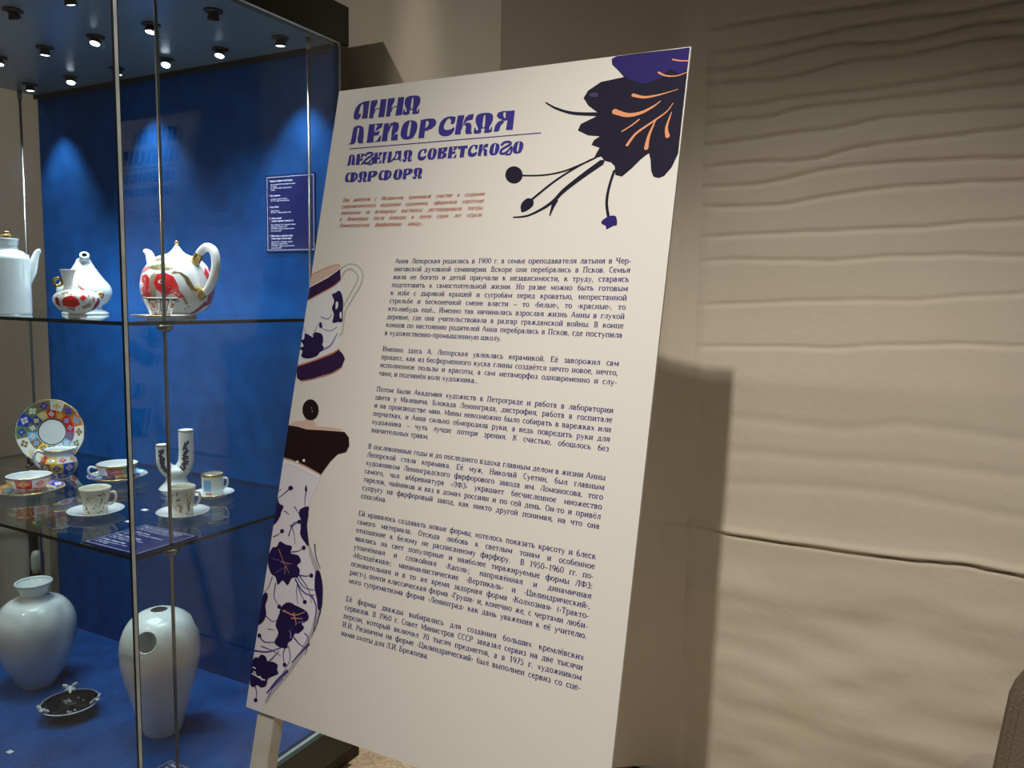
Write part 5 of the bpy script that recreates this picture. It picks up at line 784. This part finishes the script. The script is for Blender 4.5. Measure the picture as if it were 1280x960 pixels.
for k, a in enumerate((va - 22, va + 98, va + 218)):     # rounded white lips of the openings
    ar = math.radians(a); d = Vector((math.cos(ar), math.sin(ar), 0.52)).normalized()
    s_ = d.cross(Vector((0, 0, 1))).normalized(); u_ = s_.cross(d); c0 = Vector((math.cos(ar) * 0.060, math.sin(ar) * 0.060, 0.215)); pts = []
    for i in range(41):
        th = 2 * PI * i / 40; b0 = c0 + s_ * math.cos(th) * 0.0213 + u_ * math.sin(th) * 0.0213
        best = None
        for q in range(60):
            p = b0 + d * (-0.03 + q * 0.001); rr = math.hypot(p.x, p.y)
            if 0.001 < p.z < 0.2594 and rr >= rad_at([(a_ / 1000, b_ / 1000) for a_, b_ in catmull(pr, 5)], p.z) - 0.0022: best = p; break
        pts.append(best or b0)
    tube('opening_lip', pts, 0.0021, M_POR, t, seg=8, sub=0, cap=False)

# dark bowl with three white butterflies
x, y, z = pos('bowl')
t = thing('butterfly_bowl', 'small shiny black bowl with a white rim line and three white butterfly handles', 'bowl', (x, y, z))
vessel('bowl', [(23, 0), (25, 1.0), (40, 8), (52, 18), (57, 28)], M_BLACKP, t, sub=5, th=0.003)
lathe('rim_line', [(0.0555, 0.0290), (0.0572, 0.0290), (0.0578, 0.0278)], M_POR, t, seg=56)
va = vang(x, y)
bl = []
for k, a in enumerate((va + 58, va + 178, va + 298)):
    ar = math.radians(a); o_ = Vector((math.cos(ar) * 0.056, math.sin(ar) * 0.056, 0.030)); tn = Vector((-math.sin(ar), math.cos(ar), 0)); rd = Vector((math.cos(ar), math.sin(ar), 0))
    b = thing.__call__ if False else None
    body = tube('butterfly', [o_ - rd * .010 + Vector((0, 0, -.004)), o_ + Vector((0, 0, .003)), o_ + rd * .007 + Vector((0, 0, .004))], [0.0026, 0.0042, 0.003], M_POR, t)
    for s_ in (-1, 1):
        for (l_, w_, up) in ((0.015, 0.0085, 0.009), (0.011, 0.007, -0.002)):
            tube('wing', [o_ + Vector((0, 0, .003)), o_ + tn * s_ * l_ * .6 + rd * (.003 if up > 0 else -.005) + Vector((0, 0, .003 + up * .6)), o_ + tn * s_ * l_ + rd * (.004 if up > 0 else -.006) + Vector((0, 0, .003 + up))], [0.0015, w_ * .6, 0.0018], M_POR, body, seg=10, squash=0.45)
vs, fs = [], []
for i in range(26):
    a = rnd.uniform(0, 2 * PI); r = rnd.uniform(0, .013); L_ = rnd.uniform(.001, .003); cx, cy = r * math.cos(a), r * math.sin(a); k = len(vs)
    vs += [(cx - L_, cy - .0006, .0052), (cx + L_, cy - .0006, .0052), (cx + L_, cy + .0006, .0052), (cx - L_, cy + .0006, .0052)]; fs.append((k, k + 1, k + 2, k + 3))
mesh_obj('painted_centre', vs, fs, M_POR, t)['kind'] = 'stuff'

# ------------------------------------------------------------------ information board and its easel
BM = Matrix(([[0.999963, -0.007769, 0.003594], [0.006775, 0.974909, 0.222501], [-0.005233, -0.222469, 0.974926]])); BL = Vector(([-0.92019, 0.85453, -0.64668]))
HB = 1.0154
root = thing('information_board', 'tall off-white exhibition board with blue Russian title, text columns and printed porcelain pictures', 'board', BL)
root.rotation_euler = BM.to_euler()
box('board', 0, 0.6000, 0.0, 0.0050, 0.0, HB, M_BOARD, root)
box('right_edge', 0.6000, 0.6016, 0.0, 0.0050, 0.0, HB, mat('board_core', (0.78, 0.77, 0.72), rough=0.6), root)
INK = {'ink': (0.013, 0.011, 0.030), 'purple': (0.028, 0.018, 0.150), 'dust': (0.06, 0.05, 0.14), 'orange': (0.86, 0.36, 0.18), 'porcelain': (0.80, 0.80, 0.83), 'porcelain2': (0.80, 0.76, 0.82), 'blush': (0.72, 0.52, 0.42),
       'copper': (0.62, 0.26, 0.13), 'plum': (0.035, 0.012, 0.065), 'inkblue': (0.022, 0.012, 0.075), 'bluewash': (0.24, 0.25, 0.52), 'handlegrey': (0.52, 0.50, 0.45), 'handlewhite': (0.80, 0.78, 0.72),
       'brownink': (0.020, 0.008, 0.010), 'violet': (0.075, 0.06, 0.24), 'white': (0.86, 0.85, 0.86), 'shadegrey': (0.50, 0.46, 0.50), 'title': (0.050, 0.040, 0.30), 'text': (0.040, 0.032, 0.19), 'rust': (0.50, 0.09, 0.025)}
for k, c in INK.items(): INK[k] = mat('ink_' + k, c, rough=0.6, spec=0.12)
def bp(u, v, lay): return (min(max(u, 0.4), 599.8) / 1000, -0.00018 * lay, HB - max(v, 0.4) / 1000)
def add_poly(vs, fs, mi, idx, pts, lay, holes=()):
    loops = [[Vector((a, b, 0)) for a, b in pts]] + [[Vector((a, b, 0)) for a, b in h] for h in holes]
    allp = [q for l in loops for q in l]; base = len(vs)
    for q in allp: vs.append(bp(q.x, q.y, lay))
    for tri in tessellate_polygon(loops): fs.append(tuple(base + i for i in tri)); mi.append(idx)
def art_part(name, items):
    mats = []; vs, fs, mi = [], [], []
    for ii, it in enumerate(items):
        ez = 0.09 * (ii % 8)
        m = INK[it[1]]
        if m not in mats: mats.append(m)
        idx = mats.index(m)
        if it[0] == 'p':
            pts = [tuple(q) for q in it[4]]
            if it[3]: pts = catmull(pts, 3, True)
            else: pts = [q for q in catmull(pts, 3, True)] if it[1] in ('inkblue',) else pts
            add_poly(vs, fs, mi, idx, pts, it[2] + ez)
        else:
            pts = catmull([tuple(q) for q in it[5]], 6); n = len(pts); base = len(vs)
            for i, p in enumerate(pts):
                a = pts[max(i - 1, 0)]; b = pts[min(i + 1, n - 1)]; dx, dy = b[0] - a[0], b[1] - a[1]; L = math.hypot(dx, dy) or 1
                w = (it[3] + (it[4] - it[3]) * i / (n - 1)) / 2 * (1.45 if it[1] in ('ink',) else 1.05)
                vs.append(bp(p[0] - dy / L * w, p[1] + dx / L * w, it[2] + ez)); vs.append(bp(p[0] + dy / L * w, p[1] - dx / L * w, it[2] + ez))
            for i in range(n - 1): fs.append((base + 2 * i, base + 2 * i + 1, base + 2 * i + 3, base + 2 * i + 2)); mi.append(idx)
            for (p, w) in ((pts[0], it[3]), (pts[-1], it[4])):
                if w > 1.5: add_poly(vs, fs, mi, idx, [(p[0] + w * .52 * math.cos(a * PI / 6), p[1] + w * .52 * math.sin(a * PI / 6)) for a in range(12)], it[2] + ez + 0.03)
    return mesh_obj(name, vs, fs, mats, root, mi=mi)
cu = ART.index('cup'); po = ART.index('pot')
art_part('printed_flower', ART[:cu])['label'] = 'dark violet printed flower with orange veins'
art_part('printed_cup', ART[cu + 1:po])['label'] = 'printed picture of a cobalt painted cup'
art_part('printed_pot', ART[po + 1:])['label'] = 'printed picture of a tall cobalt painted pot with black lid'
def display_line(name, spans, text, base, cap, lay=2):
    for ch, (u0, u1) in zip(text, spans):
        vs, fs, mi = [], [], []
        g = GLYPH[ch]; kw = (u1 - u0) * 0.03; u0 += kw; u1 -= kw; sx = (u1 - u0) / g['w']; sm = (lambda q: catmull([tuple(a) for a in q], 3, True)) if ch in 'ОСА' else (lambda q: q); T = lambda p: (u0 + p[0] * sx, base - p[1] * cap)
        for k, pl in enumerate(g['p']): add_poly(vs, fs, mi, 0, [T(p) for p in sm(pl)], lay + 0.06 * k, holes=[[T(p) for p in sm(h)] for h in g['h']] if k == 0 else ())
        for pts, w in g['s']:
            pts = catmull([tuple(p) for p in pts], 5); n = len(pts); b0 = len(vs)
            for i, p in enumerate(pts):
                a = pts[max(i - 1, 0)]; b = pts[min(i + 1, n - 1)]; dx, dy = b[0] - a[0], b[1] - a[1]; L = math.hypot(dx, dy) or 1
                for s_ in (1, -1):
                    q = T((p[0] - s_ * dy / L * w / 2, p[1] + s_ * dx / L * w / 2)); vs.append(bp(q[0], q[1], lay + 0.3))
            for i in range(n - 1): fs.append((b0 + 2 * i, b0 + 2 * i + 1, b0 + 2 * i + 3, b0 + 2 * i + 2)); mi.append(0)
        mesh_obj(name, vs, fs, INK['title'], root)
display_line('title_letter', SPAN['t1'], 'аННА', 54.6, 31.0)
display_line('title_letter', SPAN['t2'], 'ЛЕПОРСКАЯ', 96.6, 31.6)
display_line('subtitle_letter', SPAN['s1'] + SPAN['s1b'], 'ЛЕГЕНДАСОВЕТСКОГО', 133.2, 18.8)
display_line('subtitle_letter', SPAN['s2'], 'ФАРФОРА', 162.6, 17.6)
vs, fs, mi = [], [], []; add_poly(vs, fs, mi, 0, [(41, 103.6), (392.5, 103.6), (392.5, 105.0), (41, 105.0)], 2); mesh_obj('title_rule', vs, fs, INK['title'], root)
tf = lambda a, b, z: bp(a, b, 2)
class BoardText(TextMesh):
    def put(s, txt, u, v, em, **k):
        n0 = len(s.v); s.line(txt, u, 0, em, **k)
        s.v[n0:] = [(a, v - b) for a, b in s.v[n0:]]
LEAD = ['Она работала с Малевичем, принимала участие в создании', 'супрематического надгробия художника, оформляла советские', 'павильоны на всемирных выставках, реставрировала театры', 'в Ленинграде после блокады и почти сорок лет отдала', 'Ленинградскому фарфоровому заводу…']
bt = BoardText()
for i, s_ in enumerate(LEAD):
    v = 195.2 + i * 10.75
    bt.put(s_, 42, v, 10.2, width=269 if i < 4 else 167, justify=True, wv=.075, wh=.05, serif=False, shear=0.42, xs=0.82)
bt.build('lead_paragraph', INK['rust'], root, tf=tf)
PARAS = [(298.2, ['Анна Лепорская родилась в 1900 г. в семье преподавателя латыни в Чер-', 'ниговской духовной семинарии. Вскоре они перебрались в Псков. Семья', 'жила не богато и детей приучали к независимости, к труду, стараясь', 'подготовить к самостоятельной жизни. Но разве можно быть готовым',
   'к избе с дырявой крышей и сугробам перед кроватью, непрестанной', 'стрельбе и бесконечной смене власти – то «белые», то «красные», то', 'кто-нибудь ещё… Именно так начиналась взрослая жизнь Анны в глухой', 'деревне, где она учительствовала в разгар гражданской войны. В конце',
   'концов по настоянию родителей Анна перебралась в Псков, где поступила', 'в художественно-промышленную школу.']),
 (437.2, ['Именно здесь А. Лепорская увлеклась керамикой. Её заворожил сам', 'процесс, как из бесформенного куска глины создаётся нечто новое, нечто,', 'исполненное пользы и красоты, а сам метаморфоз одновременно и слу-', 'чаен, и подчинён воле художника…']),
 (499.9, ['Потом были Академия художеств в Петрограде и работа в лаборатории', 'цвета у Малевича. Блокада Ленинграда, дистрофия, работа в госпитале', 'и на производстве мин. Мины невозможно было собирать в варежках или', 'перчатках, и Анна сильно обморозила руки, а ведь повредить руки для', 'художника – чуть лучше потери зрения. К счастью, обошлось без', 'значительных травм.']),
 (588.3, ['В послевоенные годы и до последнего вздоха главным делом в жизни Анны', 'Лепорской стала керамика. Её муж, Николай Суетин, был главным', 'художником Ленинградского фарфорового завода им. Ломоносова, того', 'самого, чья аббревиатура «ЛФЗ» украшает бесчисленное множество', 'тарелок, чайников и ваз в домах россиян и по сей день. Он-то и привёл', 'супругу на фарфоровый завод, как никто другой понимая, на что она', 'способна.']),
 (690.4, ['Ей нравилось создавать новые формы, хотелось показать красоту и блеск', 'самого материала. Отсюда любовь к светлым тонам и особенное', 'отношение к белому не расписанному фарфору.  В 1950–1960 гг. по-', 'явились на свет популярные и наиболее тиражируемые формы ЛФЗ:', 'утончённая и спокойная «Капля»; напряжённая и динамичная', '«Молодёжная»; минималистические «Вертикаль» и «Цилиндрический»,', 'основательная и в то же время задорная форма «Колхозная» («Тракто-', 'рист»), почти классическая форма «Груша» и, конечно же, с чертами люби-', 'мого супрематизма форма «Ленинград» как дань уважения к её учителю.']),
 (818.5, ['Её формы дважды выбирались для создания больших кремлёвских', 'сервизов. В 1960 г. Совет Министров СССР заказал сервиз на две тысячи', 'персон, который включал 70 тысяч предметов, а в 1975 г. художником', 'И.И. Ризничем на форме «Цилиндрический» был выполнен сервиз со сце-', 'нами охоты для Л.И. Брежнева.'])]
for v0, lines in PARAS:
    bt = BoardText()
    for i, s_ in enumerate(lines):
        last = i == len(lines) - 1 and not s_.startswith('мого')
        u0 = 166.2 - (v0 + i * 12.6 - 298) * 0.0045
        bt.put(s_, u0, v0 + i * 12.62, 11.1, width=386.0, justify=not last, wv=.118, wh=.058, xs=0.99, serif=True)
    bt.build('text_paragraph', INK['text'], root, tf=tf)

es = thing('easel', 'pale wooden easel legs carrying the exhibition board', 'easel', BL); es.rotation_euler = BM.to_euler()
LV = -(1.4188 - HB) 
def leg(u0, u1, z0, z1, y0=0.0062, y1=0.0300):
    bm = bmesh.new(); bmesh.ops.create_cube(bm, size=1)
    for v in bm.verts: v.co = Vector(((u0 + u1) / 2 + v.co.x * (u1 - u0), (y0 + y1) / 2 + v.co.y * (y1 - y0), (z0 + z1) / 2 + v.co.z * (z1 - z0)))
    bmesh.ops.bevel(bm, geom=list(bm.edges), offset=0.0012, segments=1, affect='EDGES')
    return from_bm('leg', bm, M_EASEL, es)
leg(0.0195, 0.0545, LV + 0.010, 0.90); leg(0.5455, 0.5805, LV + 0.010, 0.90)
box('cross_bar', 0.0550, 0.5450, 0.010, 0.026, 0.55, 0.585, M_EASEL, es, bev=0.001)
box('cross_bar', 0.0550, 0.5450, 0.010, 0.026, 0.86, 0.895, M_EASEL, es, bev=0.001)
IM = (Matrix.Translation(BL) @ BM.to_4x4()).inverted()
top = Vector((0.3, 0.020, 0.875)); g = IM @ Vector((BL.x + 0.30, 1.40, FLOOR + 0.012))
bl_ = tube('back_leg', [top, g], 0.011, M_EASEL, es, seg=10, sub=0)
for u in (0.037, 0.563): tube('peg', [(u, -0.014, -0.008), (u, 0.006, -0.008)], 0.0045, M_EASEL, es, seg=12, sub=0) if u > 0.3 else None

# ------------------------------------------------------------------ added stand-in for a dark shadow-like shape, right edge of the frame
t = thing('standin_chair', 'dark taupe rounded stand-in for a shadow-like shape, at the right edge of the picture', 'standin_chair', (0.345, 1.12, FLOOR))
def rounded_slab(name, w, h, th, r, m, parent, z0, taper=0.9):
    pts = []
    for (cx, cz, a0) in ((w / 2 - r, h - r, 0), (-w / 2 + r, h - r, 90)):
        for k in range(9):
            a = math.radians(a0 + k * 90 / 8); pts.append((cx + r * math.cos(a), cz + r * math.sin(a)))
    pts += [(-w / 2 * 1.10, 0.02), (-w / 2 * 1.05, 0), (w / 2 * 1.05, 0), (w / 2 * 1.10, 0.02)]
    bm = bmesh.new(); f = bm.faces.new([bm.verts.new((a, 0, z0 + b)) for a, b in pts])
    ex = bmesh.ops.extrude_face_region(bm, geom=[f]); bmesh.ops.translate(bm, verts=[v for v in ex['geom'] if isinstance(v, bmesh.types.BMVert)], vec=(0, th, 0))
    bmesh.ops.recalc_face_normals(bm, faces=bm.faces)
    bmesh.ops.bevel(bm, geom=[e for e in bm.edges if abs(e.verts[0].co.y - e.verts[1].co.y) < 1e-6], offset=0.010, segments=3, affect='EDGES')
    return from_bm(name, bm, m, parent)
rounded_slab('standin_back', 0.47, 0.345, 0.045, 0.09, M_STANDIN, t, 0.28)
box('standin_seat', -0.19, 0.25, 0.046, 0.44, 0.24, 0.31, M_STANDIN, t, bev=0.02)
for sx_ in (-0.21, 0.21):
    for sy_ in (0.08, 0.40): tube('leg', [(sx_, sy_, 0.001), (sx_ * .95, sy_, 0.242)], [0.012, 0.018], M_WOOD, t, sub=0)
